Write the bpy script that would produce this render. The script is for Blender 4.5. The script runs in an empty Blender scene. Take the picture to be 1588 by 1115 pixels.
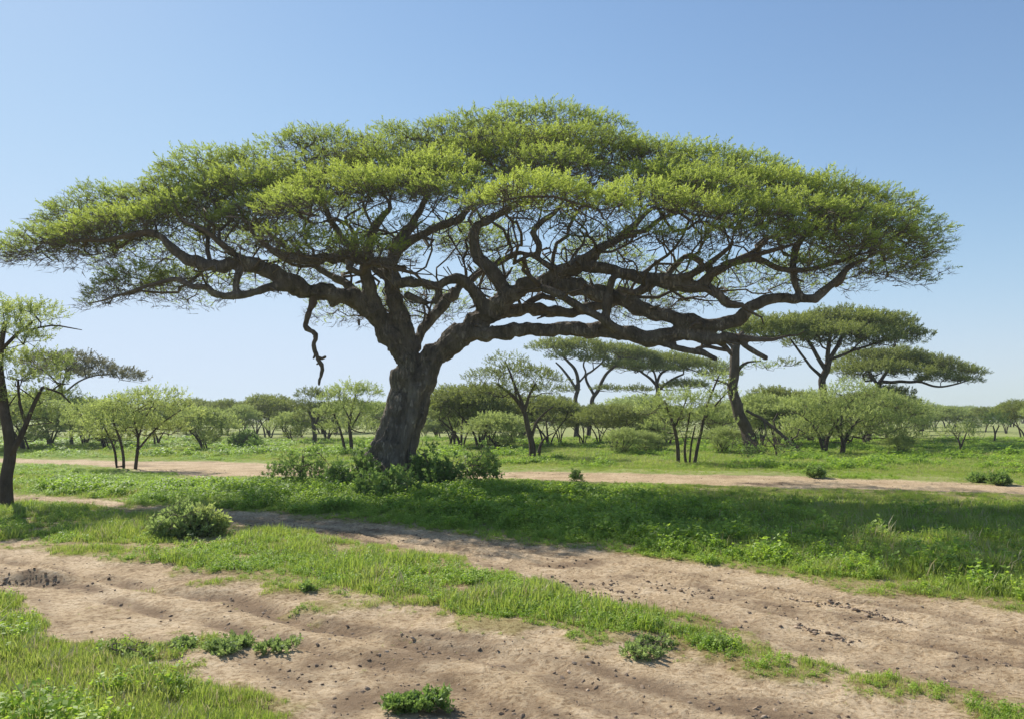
import bpy, math, random, time
import numpy as np
from mathutils import Vector, Matrix, kdtree, noise as mnoise

T0 = time.time()
SC = bpy.context.scene
COL = SC.collection
R = math.radians

# ------------------------------------------------------------------ camera, sky, sun, exposure
F, CU, CV, HOR, CAMH = 1235.0, 794.0, 557.5, 645.0, 1.70
PITCH = math.atan((HOR - CV) / F)
cam_d = bpy.data.cameras.new('camera')
cam_d.sensor_width = 36.0
cam_d.lens = F / 1588.0 * 36.0
cam_d.clip_start, cam_d.clip_end = 0.1, 12000
cam = bpy.data.objects.new('camera', cam_d)
cam.location = (0, 0, CAMH)
cam.rotation_euler = (math.pi / 2 + PITCH, 0, 0)
COL.objects.link(cam)
SC.camera = cam

SUN_EL = R(39.5)
SUN_AZ = R(-40)          # measured from +Y towards +X: the sun stands behind the tree to the left
SUN_DIR = Vector((math.sin(SUN_AZ) * math.cos(SUN_EL), math.cos(SUN_AZ) * math.cos(SUN_EL), math.sin(SUN_EL)))
world = bpy.data.worlds.new('World')
SC.world = world
world.use_nodes = True
wn = world.node_tree.nodes
wl = world.node_tree.links
wn.clear()
sky = wn.new('ShaderNodeTexSky')
sky.sky_type = 'NISHITA'
sky.sun_disc = False
sky.sun_elevation = SUN_EL
sky.sun_rotation = SUN_AZ
sky.altitude = 0
sky.air_density = 1.0
sky.dust_density = 0.1
sky.ozone_density = 2.6
bg = wn.new('ShaderNodeBackground')
bg.inputs[1].default_value = 0.116
wo = wn.new('ShaderNodeOutputWorld')
# gentle roll-off of the brightest sky, the same in every direction (a phone camera's shoulder)
sep = wn.new('ShaderNodeSeparateColor'); com = wn.new('ShaderNodeCombineColor')
wl.new(sky.outputs[0], sep.inputs[0])
for ch, lim in enumerate((.68, .81, 1.0)):
    def wm_(op, a, b):
        n = wn.new('ShaderNodeMath'); n.operation = op
        for k_, q_ in enumerate((a, b)):
            if isinstance(q_, (int, float)): n.inputs[k_].default_value = q_
            else: wl.new(q_, n.inputs[k_])
        return n.outputs[0]
    lim_ = lim / (.116 * 2 ** .45)
    q = wm_('DIVIDE', sep.outputs[ch], lim_)
    w_ = wm_('POWER', wm_('ADD', wm_('POWER', q, 4.0), 1.0), -.25)
    wl.new(wm_('MULTIPLY', sep.outputs[ch], w_), com.inputs[ch])
wl.new(com.outputs[0], bg.inputs[0])
wl.new(bg.outputs[0], wo.inputs[0])

sun_d = bpy.data.lights.new('sun', 'SUN')
sun_d.energy = 5.0
sun_d.angle = R(0.53)
sun_d.color = (1.0, 0.955, 0.87)
sun = bpy.data.objects.new('sun', sun_d)
sun.rotation_euler = (-SUN_DIR).to_track_quat('-Z', 'Y').to_euler()
sun.location = (-20, 20, 30)
COL.objects.link(sun)

vs = SC.view_settings
vs.view_transform = 'Standard'
vs.look = 'None'
vs.exposure = 0.45
vs.gamma = 1.0
vs.use_curve_mapping = False
SC.cycles.max_bounces = 8
SC.cycles.diffuse_bounces = 5
SC.cycles.transmission_bounces = 6
SC.cycles.transparent_max_bounces = 4

# ------------------------------------------------------------------ small maths
def at(u, v, d):
    """photo pixel + distance along +Y -> world point"""
    a, b = (u - CU) / F, (CV - v) / F
    y = math.cos(PITCH) - b * math.sin(PITCH)
    z = math.sin(PITCH) + b * math.cos(PITCH)
    return np.array([a / y * d, d, CAMH + z / y * d])

def gnd(u, v):
    """photo pixel -> point on the ground plane"""
    p = at(u, v, 1.0)
    t = -CAMH / (p[2] - CAMH)
    return np.array([p[0] * t, t, 0.0])

def unproj(p):
    """world points (N,3) -> photo pixels"""
    p = np.asarray(p, float)
    x, y, z = p[..., 0], p[..., 1], p[..., 2] - CAMH
    cz = y * math.cos(PITCH) + z * math.sin(PITCH)
    cy = -y * math.sin(PITCH) + z * math.cos(PITCH)
    return CU + F * x / cz, CV - F * cy / cz

_perm = np.random.RandomState(5).permutation(65536)
_vals = np.random.RandomState(6).rand(65536)
def _h(ix, iy, s):
    return _vals[_perm[(_perm[(ix + s * 131) & 65535] + iy) & 65535]]
def vnoise(x, y, s=0):
    x = np.asarray(x, float); y = np.asarray(y, float)
    ix = np.floor(x).astype(np.int64); iy = np.floor(y).astype(np.int64)
    fx = x - ix; fy = y - iy
    fx = fx * fx * (3 - 2 * fx); fy = fy * fy * (3 - 2 * fy)
    a = _h(ix, iy, s); b = _h(ix + 1, iy, s); c = _h(ix, iy + 1, s); d = _h(ix + 1, iy + 1, s)
    return (a * (1 - fx) + b * fx) * (1 - fy) + (c * (1 - fx) + d * fx) * fy
def fbm(x, y, s=0, o=4):
    t = 0; a = 0.5; n = 0
    for i in range(o):
        t = t + a * vnoise(x * 2 ** i, y * 2 ** i, s + i); n += a; a *= 0.5
    return t / n
def smooth(a, b, x):
    t = np.clip((x - a) / (b - a), 0, 1)
    return t * t * (3 - 2 * t)

def new_mesh(name, verts, faces, mats=(), smooth_shade=False, attrs=None):
    """verts (N,3); faces: list of (M,k) int arrays with fixed k each"""
    me = bpy.data.meshes.new(name)
    verts = np.asarray(verts, np.float32)
    if not isinstance(faces, (list, tuple)): faces = [faces]
    faces = [np.asarray(f, np.int32) for f in faces if len(f)]
    nl = sum(f.size for f in faces); nf = sum(len(f) for f in faces)
    me.vertices.add(len(verts)); me.vertices.foreach_set('co', verts.ravel())
    me.loops.add(nl); me.polygons.add(nf)
    if nf:
        me.loops.foreach_set('vertex_index', np.concatenate([f.ravel() for f in faces]))
        tot = np.concatenate([np.full(len(f), f.shape[1], np.int32) for f in faces])
        st = np.concatenate([[0], np.cumsum(tot)[:-1]]).astype(np.int32)
        me.polygons.foreach_set('loop_start', st)
        me.polygons.foreach_set('loop_total', tot)
        me.polygons.foreach_set('use_smooth', np.full(nf, smooth_shade))
    for k, a in (attrs or {}).items():
        at_ = me.attributes.new(k, 'FLOAT', 'POINT')
        at_.data.foreach_set('value', np.asarray(a, np.float32))
    for m in mats: me.materials.append(m)
    me.update(calc_edges=True)
    return me

def link(name, me, parent=None, label=None, cat=None, group=None, kind=None):
    o = bpy.data.objects.new(name, me)
    COL.objects.link(o)
    if parent is not None: o.parent = parent
    if label: o['label'] = label
    if cat: o['category'] = cat
    if group: o['group'] = group
    if kind: o['kind'] = kind
    return o

def copy_tree(o, parent=None):
    c = o.copy(); COL.objects.link(c); c.parent = parent
    for ch in list(o.children): copy_tree(ch, c)
    return c

# ------------------------------------------------------------------ materials
def mat(name):
    m = bpy.data.materials.new(name); m.use_nodes = True
    nt = m.node_tree; nt.nodes.clear()
    return m, nt, nt.nodes, nt.links

def ramp(nodes, stops, interp='LINEAR'):
    r = nodes.new('ShaderNodeValToRGB'); cr = r.color_ramp; cr.interpolation = interp
    while len(cr.elements) < len(stops): cr.elements.new(0.5)
    for e, (p, c) in zip(cr.elements, stops):
        e.position = p; e.color = (*c, 1)
    return r

def leaf_material(name, stops, transl=0.38, patch=0.0, tint_attr=True, inst=False, rough=0.55, spec=0.25):
    m, nt, N, L = mat(name)
    out = N.new('ShaderNodeOutputMaterial')
    r = ramp(N, stops)
    fac = None
    if tint_attr:
        a = N.new('ShaderNodeAttribute'); a.attribute_name = 'tint'; fac = a.outputs['Fac']
    if inst:
        oi = N.new('ShaderNodeObjectInfo')
        geo = N.new('ShaderNodeNewGeometry')
        nz = N.new('ShaderNodeTexNoise'); nz.inputs['Scale'].default_value = patch; nz.inputs['Detail'].default_value = 3
        L.new(geo.outputs['Position'], nz.inputs['Vector'])
        mp = N.new('ShaderNodeMapRange'); mp.inputs[1].default_value = .3; mp.inputs[2].default_value = .7
        L.new(nz.outputs[0], mp.inputs[0])
        mx = N.new('ShaderNodeMath'); mx.operation = 'MULTIPLY_ADD'; mx.inputs[1].default_value = .45
        L.new(oi.outputs['Random'], mx.inputs[0])
        m2 = N.new('ShaderNodeMath'); m2.operation = 'MULTIPLY'; m2.inputs[1].default_value = .35
        L.new(mp.outputs[0], m2.inputs[0]); L.new(m2.outputs[0], mx.inputs[2])
        m3 = N.new('ShaderNodeMath'); m3.operation = 'MULTIPLY_ADD'; m3.inputs[1].default_value = .3
        L.new(fac, m3.inputs[0]); L.new(mx.outputs[0], m3.inputs[2])
        fac = m3.outputs[0]
    L.new(fac, r.inputs[0])
    b = N.new('ShaderNodeBsdfPrincipled')
    b.inputs['Roughness'].default_value = rough
    b.inputs['Specular IOR Level'].default_value = spec
    L.new(r.outputs[0], b.inputs['Base Color'])
    t = N.new('ShaderNodeBsdfTranslucent')
    hs = N.new('ShaderNodeHueSaturation'); hs.inputs['Saturation'].default_value = 1.1; hs.inputs['Value'].default_value = 1.25
    L.new(r.outputs[0], hs.inputs['Color']); L.new(hs.outputs[0], t.inputs[0])
    mix = N.new('ShaderNodeMixShader'); mix.inputs[0].default_value = transl
    L.new(b.outputs[0], mix.inputs[1]); L.new(t.outputs[0], mix.inputs[2])
    L.new(mix.outputs[0], out.inputs[0])
    return m

def bark_material(name, c1, c2, c3, scale=6.0, bump=0.6, stretch=0.25):
    m, nt, N, L = mat(name)
    out = N.new('ShaderNodeOutputMaterial')
    tc = N.new('ShaderNodeTexCoord')
    mp = N.new('ShaderNodeMapping'); mp.inputs['Scale'].default_value = (1, 1, stretch)
    L.new(tc.outputs['Object'], mp.inputs[0])
    n1 = N.new('ShaderNodeTexNoise'); n1.inputs['Scale'].default_value = scale; n1.inputs['Detail'].default_value = 8; n1.inputs['Roughness'].default_value = .65
    L.new(mp.outputs[0], n1.inputs['Vector'])
    n2 = N.new('ShaderNodeTexNoise'); n2.inputs['Scale'].default_value = scale * 0.35; n2.inputs['Detail'].default_value = 4
    L.new(tc.outputs['Object'], n2.inputs['Vector'])
    v = N.new('ShaderNodeTexVoronoi'); v.feature = 'DISTANCE_TO_EDGE'; v.inputs['Scale'].default_value = scale * 1.7
    dv = N.new('ShaderNodeVectorMath'); dv.operation = 'ADD'
    sc_ = N.new('ShaderNodeVectorMath'); sc_.operation = 'SCALE'; sc_.inputs['Scale'].default_value = .35
    L.new(n1.outputs['Color'], sc_.inputs[0]); L.new(sc_.outputs[0], dv.inputs[1]); L.new(mp.outputs[0], dv.inputs[0])
    L.new(dv.outputs[0], v.inputs['Vector'])
    r = ramp(N, [(0.3, c1), (0.5, c2), (0.72, c3)])
    ad = N.new('ShaderNodeMath'); ad.operation = 'MULTIPLY_ADD'; ad.inputs[1].default_value = .55
    L.new(n1.outputs[0], ad.inputs[0])
    a2 = N.new('ShaderNodeMath'); a2.operation = 'MULTIPLY'; a2.inputs[1].default_value = .45
    L.new(n2.outputs[0], a2.inputs[0]); L.new(a2.outputs[0], ad.inputs[2])
    L.new(ad.outputs[0], r.inputs[0])
    b = N.new('ShaderNodeBsdfPrincipled'); b.inputs['Roughness'].default_value = .92; b.inputs['Specular IOR Level'].default_value = .15
    L.new(r.outputs[0], b.inputs['Base Color'])
    mh = N.new('ShaderNodeMapRange'); mh.inputs[1].default_value = 0; mh.inputs[2].default_value = .25
    L.new(v.outputs['Distance'], mh.inputs[0])
    hh = N.new('ShaderNodeMath'); hh.operation = 'ADD'
    L.new(mh.outputs[0], hh.inputs[0]); L.new(n1.outputs[0], hh.inputs[1])
    bp = N.new('ShaderNodeBump'); bp.inputs['Strength'].default_value = bump; bp.inputs['Distance'].default_value = .04
    L.new(hh.outputs[0], bp.inputs['Height']); L.new(bp.outputs[0], b.inputs['Normal'])
    L.new(b.outputs[0], out.inputs[0])
    return m

M_BARK = bark_material('bark_grey_brown', (.080, .065, .050), (.255, .215, .170), (.44, .385, .32), 7, 1.0)
M_TWIG = bark_material('twig_brown', (.075, .058, .045), (.145, .115, .088), (.24, .195, .15), 9, .3, 1)
M_BARK2 = bark_material('bark_thorn_tree', (.050, .038, .028), (.105, .082, .060), (.19, .15, .115), 9, .6)
M_BARK_TAN = bark_material('bark_bleached', (.065, .050, .036), (.125, .098, .070), (.20, .16, .115), 8, .6)
M_LEAF = leaf_material('acacia_leaf', [(0, (.150, .178, .058)), (.45, (.280, .340, .080)), (1, (.410, .475, .112))], .57)
M_LEAF_GREY = leaf_material('thorn_leaf', [(0, (.205, .245, .090)), (.5, (.320, .375, .125)), (1, (.435, .490, .160))], .5)
M_LEAF_OLIVE = leaf_material('umbrella_leaf', [(0, (.120, .135, .048)), (.5, (.205, .235, .068)), (1, (.310, .345, .092))], .45)
M_LEAF_BROWN = leaf_material('dry_umbrella_leaf', [(0, (.135, .130, .065)), (.5, (.205, .200, .095)), (1, (.280, .275, .125))], .4)
M_SHRUB_PALE = leaf_material('pale_shrub_leaf', [(0, (.150, .205, .070)), (.5, (.255, .330, .110)), (1, (.370, .450, .160))], .45)
M_SHRUB = leaf_material('shrub_leaf', [(0, (.105, .160, .045)), (.5, (.190, .280, .075)), (1, (.300, .410, .115))], .42, spec=.35)
M_GRASS = leaf_material('grass_blade', [(0, (.165, .240, .048)), (.45, (.285, .370, .074)), (.8, (.385, .430, .115)), (1, (.460, .415, .190))], .46, patch=.5, inst=True)
M_HERB = leaf_material('herb_leaf', [(0, (.165, .265, .045)), (.5, (.295, .425, .070)), (1, (.440, .545, .108))], .50, patch=.6, inst=True, spec=.35)

# ------------------------------------------------------------------ ground layout (traced borders -> ground coordinates)
A_UP = [(-700, 800), (-300, 828), (0, 845), (60, 852), (120, 862), (180, 882), (240, 888), (300, 902), (360, 905), (420, 895), (465, 912), (530, 950),
        (640, 966), (760, 974), (860, 986), (960, 1003), (1050, 1030), (1150, 1052), (1290, 1068), (1400, 1092), (1520, 1125), (1800, 1200)]
A_LO = [(1400, 2200), (700, 1600), (520, 1250), (460, 1125), (430, 1090), (380, 1062), (330, 1032), (270, 1014), (210, 1003), (150, 1012), (75, 995), (40, 950), (0, 930), (-300, 880), (-700, 830)]
B_UP = [(-900, 742), (-300, 756), (30, 770), (150, 778), (240, 787), (340, 793), (450, 801), (560, 813), (700, 830), (850, 850), (960, 863), (1080, 880),
        (1200, 896), (1350, 916), (1470, 930), (1588, 946), (1900, 985), (2600, 1080)]
B_LO = [(2600, 1500), (1900, 1170), (1588, 1096), (1400, 1050), (1280, 1022), (1170, 992), (1080, 966), (960, 938), (900, 920), (800, 893), (720, 870), (650, 858),
        (560, 842), (480, 828), (360, 812), (200, 790), (30, 778), (-300, 764), (-900, 748)]
C_UP = [(-900, 695), (-300, 704), (30, 712), (150, 715), (250, 716), (330, 716), (400, 719), (480, 725), (560, 729), (700, 731), (840, 732), (1000, 736), (1200, 739),
        (1400, 746), (1588, 755), (2000, 775)]
C_LO = [(2000, 792), (1588, 767), (1400, 761), (1200, 756), (1000, 750), (840, 745), (700, 742), (560, 740), (480, 740), (400, 739), (330, 740), (250, 733), (150, 722), (30, 718), (-300, 710), (-900, 700)]

def poly(px): return np.array([gnd(u, v)[:2] for u, v in px])
PA, PB, PC = (poly(A_UP), poly(A_LO)), (poly(B_UP), poly(B_LO)), (poly(C_UP), poly(C_LO))

def seg_dist(px, py, line):
    d = np.full(px.shape, 1e9)
    for (x0, y0), (x1, y1) in zip(line[:-1], line[1:]):
        vx, vy = x1 - x0, y1 - y0
        t = np.clip(((px - x0) * vx + (py - y0) * vy) / (vx * vx + vy * vy + 1e-9), 0, 1)
        d = np.minimum(d, np.hypot(px - x0 - t * vx, py - y0 - t * vy))
    return d
def inside(px, py, pg):
    c = np.zeros(px.shape, bool)
    n = len(pg)
    for i in range(n):
        x0, y0 = pg[i]; x1, y1 = pg[(i + 1) % n]
        if y0 == y1: continue
        k = ((y0 > py) != (y1 > py)) & (px < (x1 - x0) * (py - y0) / (y1 - y0) + x0)
        c ^= k
    return c
def track(px, py, P):
    du, dl = seg_dist(px, py, P[0]), seg_dist(px, py, P[1])
    ins = inside(px, py, np.vstack([P[0], P[1]]))
    sd = np.minimum(du, dl) * np.where(ins, 1, -1)
    return sd, du / (du + dl + 1e-6), ins

def dirt_mask(x, y):
    """1 on bare track earth, 0 under vegetation; plus cross-track position for the ruts"""
    x = np.asarray(x, float); y = np.asarray(y, float)
    w = (fbm(x * .9, y * .9, 3) - .5) * 1.3 + (fbm(x * 3.1, y * 3.1, 9) - .5) * 1.0
    sa, ta, ia = track(x, y, PA); sb, tb, ib = track(x, y, PB); sc_, tc, ic = track(x, y, PC)
    ma = smooth(-.25, .35, sa + w * 1.0)
    mb = smooth(-.18, .24, sb + w * .55)
    mc = smooth(-.5, .5, sc_ + w * .8)
    return np.maximum(np.maximum(ma, mb), mc), (sa, ta, ia), (sb, tb, ib), (sc_, tc, ic)

def bands(x, y, t, ins, sd, seed, k=11.0):
    s_ = x * .93 - y * .36
    b = vnoise(t * k + (fbm(x * .5, y * .5, seed) - .5) * 2.2, s_ * .16, seed + 3) * .65 + vnoise(t * k * 2.7 + (fbm(x * .9, y * .9, seed) - .5) * 2, s_ * .35, seed + 5) * .35
    return ins * smooth(0, .35, sd) * smooth(.48, .70, b)

def ground_z(x, y, full=None):
    m, (sa, ta, ia), (sb, tb, ib), _ = full if full is not None else dirt_mask(x, y)
    d = np.hypot(x, y)
    near = smooth(60, 15, d)
    z = (fbm(x * .25, y * .25, 21) - .5) * .07 * near
    z = z + (1 - m) * .035 * near
    rough = (fbm(x * 3.2, y * 3.2, 31, 4) - .5) * .014 + (fbm(x * 9, y * 9, 41, 3) - .5) * .030
    z = z + rough * near * (.45 + .55 * m)
    wob = (fbm(x * .8, y * .8, 51) - .5) * .16
    for t0, wd, dp in ((.22, .03, .035), (.33, .025, .02), (.62, .035, .035), (.80, .03, .02)):
        z = z - ib * smooth(0, .3, sb) * dp * np.exp(-((tb + wob - t0) / wd) ** 2) * near
        z = z + ib * smooth(0, .3, sb) * dp * .6 * np.exp(-((tb + wob - t0 - wd * 2) / wd) ** 2) * near
    for t0, wd, dp in ((.30, .035, .045), (.36, .03, .03), (.60, .05, .03)):
        z = z - ia * smooth(0, .4, sa) * dp * np.exp(-((ta + wob * .7 - t0) / wd) ** 2) * near
    z = z - (bands(x, y, tb, ib, sb, 201) * .014 + bands(x, y, ta, ia, sa, 221, 9) * .012) * near
    # eroded little bank at the left of the foreground track
    bx, by = gnd(30, 905)[:2]
    z = z + .10 * np.exp(-(((x - bx) / .55) ** 2 + ((y - by - .22) / .16) ** 2)) * (.6 + .8 * fbm(x * 6, y * 6, 3))
    z = z - .05 * np.exp(-(((x - bx) / .5) ** 2 + ((y - by + .05) / .12) ** 2))
    return z

def axis(segs):
    out = [segs[0][0]]
    for a, b, s0, s1 in segs:
        p = a
        while p < b - 1e-6:
            t = (p - a) / (b - a)
            p = min(b, p + s0 * (s1 / s0) ** t); out.append(p)
    return np.array(out)
ys = np.concatenate([[-400, -100, -30, -8, -2], axis([(0.5, 3, .25, .07), (3, 9, .06, .06), (9, 16, .07, .12), (16, 40, .14, .6), (40, 200, .8, 12), (200, 9000, 14, 900)])])
xp = axis([(0, 6, .06, .065), (6, 13, .07, .16), (13, 40, .2, 1.2), (40, 300, 2, 30), (300, 9000, 40, 1200)])
xs = np.concatenate([-xp[:0:-1], xp])
GX, GY = np.meshgrid(xs, ys)
gx, gy = GX.ravel(), GY.ravel()
full = dirt_mask(gx, gy)
gz = ground_z(gx, gy, full)
GZ_FAR = gz
nx, ny = len(xs), len(ys)
i = np.arange(nx - 1)[None, :] + nx * np.arange(ny - 1)[:, None]
faces = np.stack([i, i + 1, i + 1 + nx, i + nx], -1).reshape(-1, 4)

def ground_material():
    m, nt, N, L = mat('savanna_ground')
    out = N.new('ShaderNodeOutputMaterial')
    geo = N.new('ShaderNodeNewGeometry')
    at_ = N.new('ShaderNodeAttribute'); at_.attribute_name = 'dirt'
    rt = N.new('ShaderNodeAttribute'); rt.attribute_name = 'moist'
    def nz(s, d=6, r=.6):
        n = N.new('ShaderNodeTexNoise'); n.inputs['Scale'].default_value = s; n.inputs['Detail'].default_value = d; n.inputs['Roughness'].default_value = r
        L.new(geo.outputs['Position'], n.inputs['Vector']); return n
    n1, n2, n3, n4 = nz(1.1), nz(9, 9, .75), nz(26, 8, .75), nz(.35, 4)
    dirt = ramp(N, [(.33, (.275, .190, .108)), (.43, (.450, .328, .197)), (.53, (.590, .448, .286)), (.66, (.690, .552, .375))])
    mixf = N.new('ShaderNodeMath'); mixf.operation = 'MULTIPLY_ADD'; mixf.inputs[1].default_value = .5
    h1 = N.new('ShaderNodeMath'); h1.operation = 'MULTIPLY'; h1.inputs[1].default_value = .5
    L.new(n1.outputs[0], mixf.inputs[0]); L.new(n2.outputs[0], h1.inputs[0]); L.new(h1.outputs[0], mixf.inputs[2])
    L.new(mixf.outputs[0], dirt.inputs[0])
    # fine dark crumbs
    cr = ramp(N, [(.36, (.34, .28, .22)), (.45, (.70, .65, .59)), (.52, (1, 1, 1))])
    L.new(n3.outputs[0], cr.inputs[0])
    mc = N.new('ShaderNodeMix'); mc.data_type = 'RGBA'; mc.blend_type = 'MULTIPLY'; mc.inputs[0].default_value = .85
    L.new(dirt.outputs[0], mc.inputs[6]); L.new(cr.outputs[0], mc.inputs[7])
    # damp, churned soil in the ruts
    dm = N.new('ShaderNodeMix'); dm.data_type = 'RGBA'; dm.inputs[7].default_value = (.200, .135, .082, 1)
    L.new(rt.outputs['Fac'], dm.inputs[0]); L.new(mc.outputs[2], dm.inputs[6])
    # vegetated soil
    veg = ramp(N, [(.3, (.150, .165, .058)), (.5, (.250, .295, .085)), (.7, (.345, .375, .120))])
    vg = N.new('ShaderNodeMath'); vg.operation = 'MULTIPLY_ADD'; vg.inputs[1].default_value = .5
    hv = N.new('ShaderNodeMath'); hv.operation = 'MULTIPLY'; hv.inputs[1].default_value = .5
    L.new(n4.outputs[0], vg.inputs[0]); L.new(n2.outputs[0], hv.inputs[0]); L.new(hv.outputs[0], vg.inputs[2])
    L.new(vg.outputs[0], veg.inputs[0])
    th = ramp(N, [(.50, (0, 0, 0)), (.66, (.75, .75, .75))]); n5 = nz(2.6, 6, .65); L.new(n5.outputs[0], th.inputs[0])
    fr = N.new('ShaderNodeAttribute'); fr.attribute_name = 'far'
    lit = N.new('ShaderNodeMix'); lit.data_type = 'RGBA'; lit.blend_type = 'MULTIPLY'; lit.inputs[0].default_value = 1; lit.inputs[7].default_value = (.66, .70, .50, 1)
    L.new(mc.outputs[2], lit.inputs[6])
    vf_ = N.new('ShaderNodeMix'); vf_.data_type = 'RGBA'; L.new(fr.outputs['Fac'], vf_.inputs[0]); L.new(lit.outputs[2], vf_.inputs[6]); L.new(veg.outputs[0], vf_.inputs[7])
    vm = N.new('ShaderNodeMix'); vm.data_type = 'RGBA'; L.new(th.outputs[0], vm.inputs[0]); L.new(vf_.outputs[2], vm.inputs[6]); L.new(mc.outputs[2], vm.inputs[7])
    # ragged edge between the two
    ed = N.new('ShaderNodeMath'); ed.operation = 'MULTIPLY_ADD'; ed.inputs[1].default_value = .9; ed.inputs[2].default_value = -.45
    L.new(n2.outputs[0], ed.inputs[0])
    sm = N.new('ShaderNodeMath'); sm.operation = 'ADD'; L.new(ed.outputs[0], sm.inputs[0]); L.new(at_.outputs['Fac'], sm.inputs[1])
    ss = N.new('ShaderNodeMapRange'); ss.interpolation_type = 'SMOOTHSTEP'; ss.inputs[1].default_value = .2; ss.inputs[2].default_value = .6
    L.new(sm.outputs[0], ss.inputs[0])
    fin = N.new('ShaderNodeMix'); fin.data_type = 'RGBA'
    L.new(ss.outputs[0], fin.inputs[0]); L.new(vm.outputs[2], fin.inputs[6]); L.new(dm.outputs[2], fin.inputs[7])
    b = N.new('ShaderNodeBsdfPrincipled'); b.inputs['Roughness'].default_value = .95; b.inputs['Specular IOR Level'].default_value = .12
    L.new(fin.outputs[2], b.inputs['Base Color'])
    bh = N.new('ShaderNodeMath'); bh.operation = 'MULTIPLY_ADD'; bh.inputs[1].default_value = .7
    L.new(n3.outputs[0], bh.inputs[0]); L.new(n2.outputs[0], bh.inputs[2])
    bp = N.new('ShaderNodeBump'); bp.inputs['Strength'].default_value = .7; bp.inputs['Distance'].default_value = .05
    L.new(bh.outputs[0], bp.inputs['Height']); L.new(bp.outputs[0], b.inputs['Normal'])
    L.new(b.outputs[0], out.inputs[0])
    return m
def moist_mask(x, y, full):
    _, (sa, ta, ia), (sb, tb, ib), _ = full
    wob = (fbm(x * .8, y * .8, 51) - .5) * .16
    t = np.zeros(x.shape)
    for t0, wd, a in ((.22, .045, .8), (.33, .04, .6), (.62, .06, .8), (.8, .05, .4), (.97, .08, .7)):
        t = t + a * ib * np.exp(-((tb + wob - t0) / wd) ** 2)
    for t0, wd, a in ((.30, .03, .9), (.36, .025, .6), (.60, .05, .4)):
        t = t + a * ia * np.exp(-((ta + wob * .7 - t0) / wd) ** 2)
    t = t + .9 * smooth(.62, .78, fbm(x * .8, y * 1.4, 77))
    t = np.maximum(t, 1.15 * bands(x, y, tb, ib, sb, 201)); t = np.maximum(t, 1.0 * bands(x, y, ta, ia, sa, 221, 9))
    return np.clip(t * smooth(.25, .60, fbm(x * 2.6, y * 2.6, 71)) * .9, 0, 1)
gme = new_mesh('ground', np.stack([gx, gy, gz], 1), [faces], [ground_material()], True,
               {'dirt': full[0], 'moist': moist_mask(gx, gy, full), 'far': smooth(11, 26, gy)})
link('ground', gme, label='flat savanna ground with sandy vehicle tracks and green cover', kind='structure')

# ------------------------------------------------------------------ tree machinery
class Skel:
    def __init__(s):
        s.p, s.par, s.r0, s.limb, s.plen = [], [], [], [], []
    def add(s, p, par, r0=0.0, limb=-1):
        s.p.append(np.asarray(p, float)); s.par.append(par); s.r0.append(r0); s.limb.append(limb)
        s.plen.append(0 if par < 0 else s.plen[par] + float(np.linalg.norm(s.p[-1] - s.p[par])))
        return len(s.p) - 1

def catmull(P, step):
    P = np.asarray(P, float); out = []
    Q = np.vstack([2 * P[0] - P[1], P, 2 * P[-1] - P[-2]])
    for k in range(1, len(Q) - 2):
        a, b, c, d = Q[k - 1], Q[k], Q[k + 1], Q[k + 2]
        n = max(1, int(np.linalg.norm((c - b)[:3]) / step))
        for t in np.arange(n) / n:
            out.append(.5 * (2 * b + (c - a) * t + (2 * a - 5 * b + 4 * c - d) * t * t + (3 * b - a - 3 * c + d) * t ** 3))
    out.append(P[-1])
    return np.array(out)

def add_limb(sk, pts, limb, step=.12, wig=.3, rng=None, root=False):
    """pts rows: x y z r"""
    C = catmull(pts, step)
    n = len(C)
    if wig and n > 4:
        ph = rng.uniform(0, 100, 3); s = np.arange(n) * step
        env = np.minimum(1, np.minimum(np.arange(n), np.arange(n)[::-1]) / 4)
        for k in range(3):
            C[:, k] += (vnoise(s * 1.6 + ph[k], s * 0 + k, 3) - .5) * 2 * wig * np.maximum(C[:, 3], .02) * env
    if root or not sk.p: par = -1
    else: par = int(np.argmin(((np.array(sk.p) - C[0, :3]) ** 2).sum(1)))
    first = len(sk.p)
    for q in C:
        par = sk.add(q[:3], par, max(q[3], .004), limb)
    return first

def grow(sk, pts, bf, rng, seg=.35, wig=.16, ang=.5, start_min=0.0, tag=None, cand=None):
    """connect every point to the growing tree at the least cost (distance + path length)"""
    pts = np.asarray(pts, float); n = len(pts)
    if not n: return
    def dirs(i):
        q = sk.par[i]
        if q < 0: return np.array([0, 0, 1.0])
        d = sk.p[i] - sk.p[q]; return d / (np.linalg.norm(d) + 1e-9)
    def cost(i):
        v = pts - sk.p[i]; d = np.sqrt((v * v).sum(1)) + 1e-6
        c = (v @ dirs(i)) / d
        return d * (1 + ang * (1 - c) * .5 ) + bf * sk.plen[i]
    best = np.full(n, 1e9); bp = np.zeros(n, int)
    for i in (range(len(sk.p)) if cand is None else cand):
        if sk.plen[i] < start_min: continue
        c = cost(i); k = c < best; best[k] = c[k]; bp[k] = i
    alive = np.ones(n, bool)
    for _ in range(n):
        j = int(np.argmin(np.where(alive, best, 1e18)))
        alive[j] = False
        a = bp[j]; A = sk.p[a]; B = pts[j]; D = B - A; ln = float(np.linalg.norm(D))
        if ln < 1e-3: continue
        m = max(1, int(ln / seg)); par = a
        t0 = dirs(a) * ln * .35
        newn = []
        for q in range(1, m + 1):
            t = q / m
            P = A + D * t + t0 * (t * (1 - t) ** 2) * 2.2
            if q < m: P = P + rng.normal(0, 1, 3) * wig * ln / m * np.array([1, 1, .8])
            par = sk.add(P, par, 0, sk.limb[a] if tag is None else tag); newn.append(par)
        for i in newn:
            c = cost(i); k = (c < best) & alive; best[k] = c[k]; bp[k] = i

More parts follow.
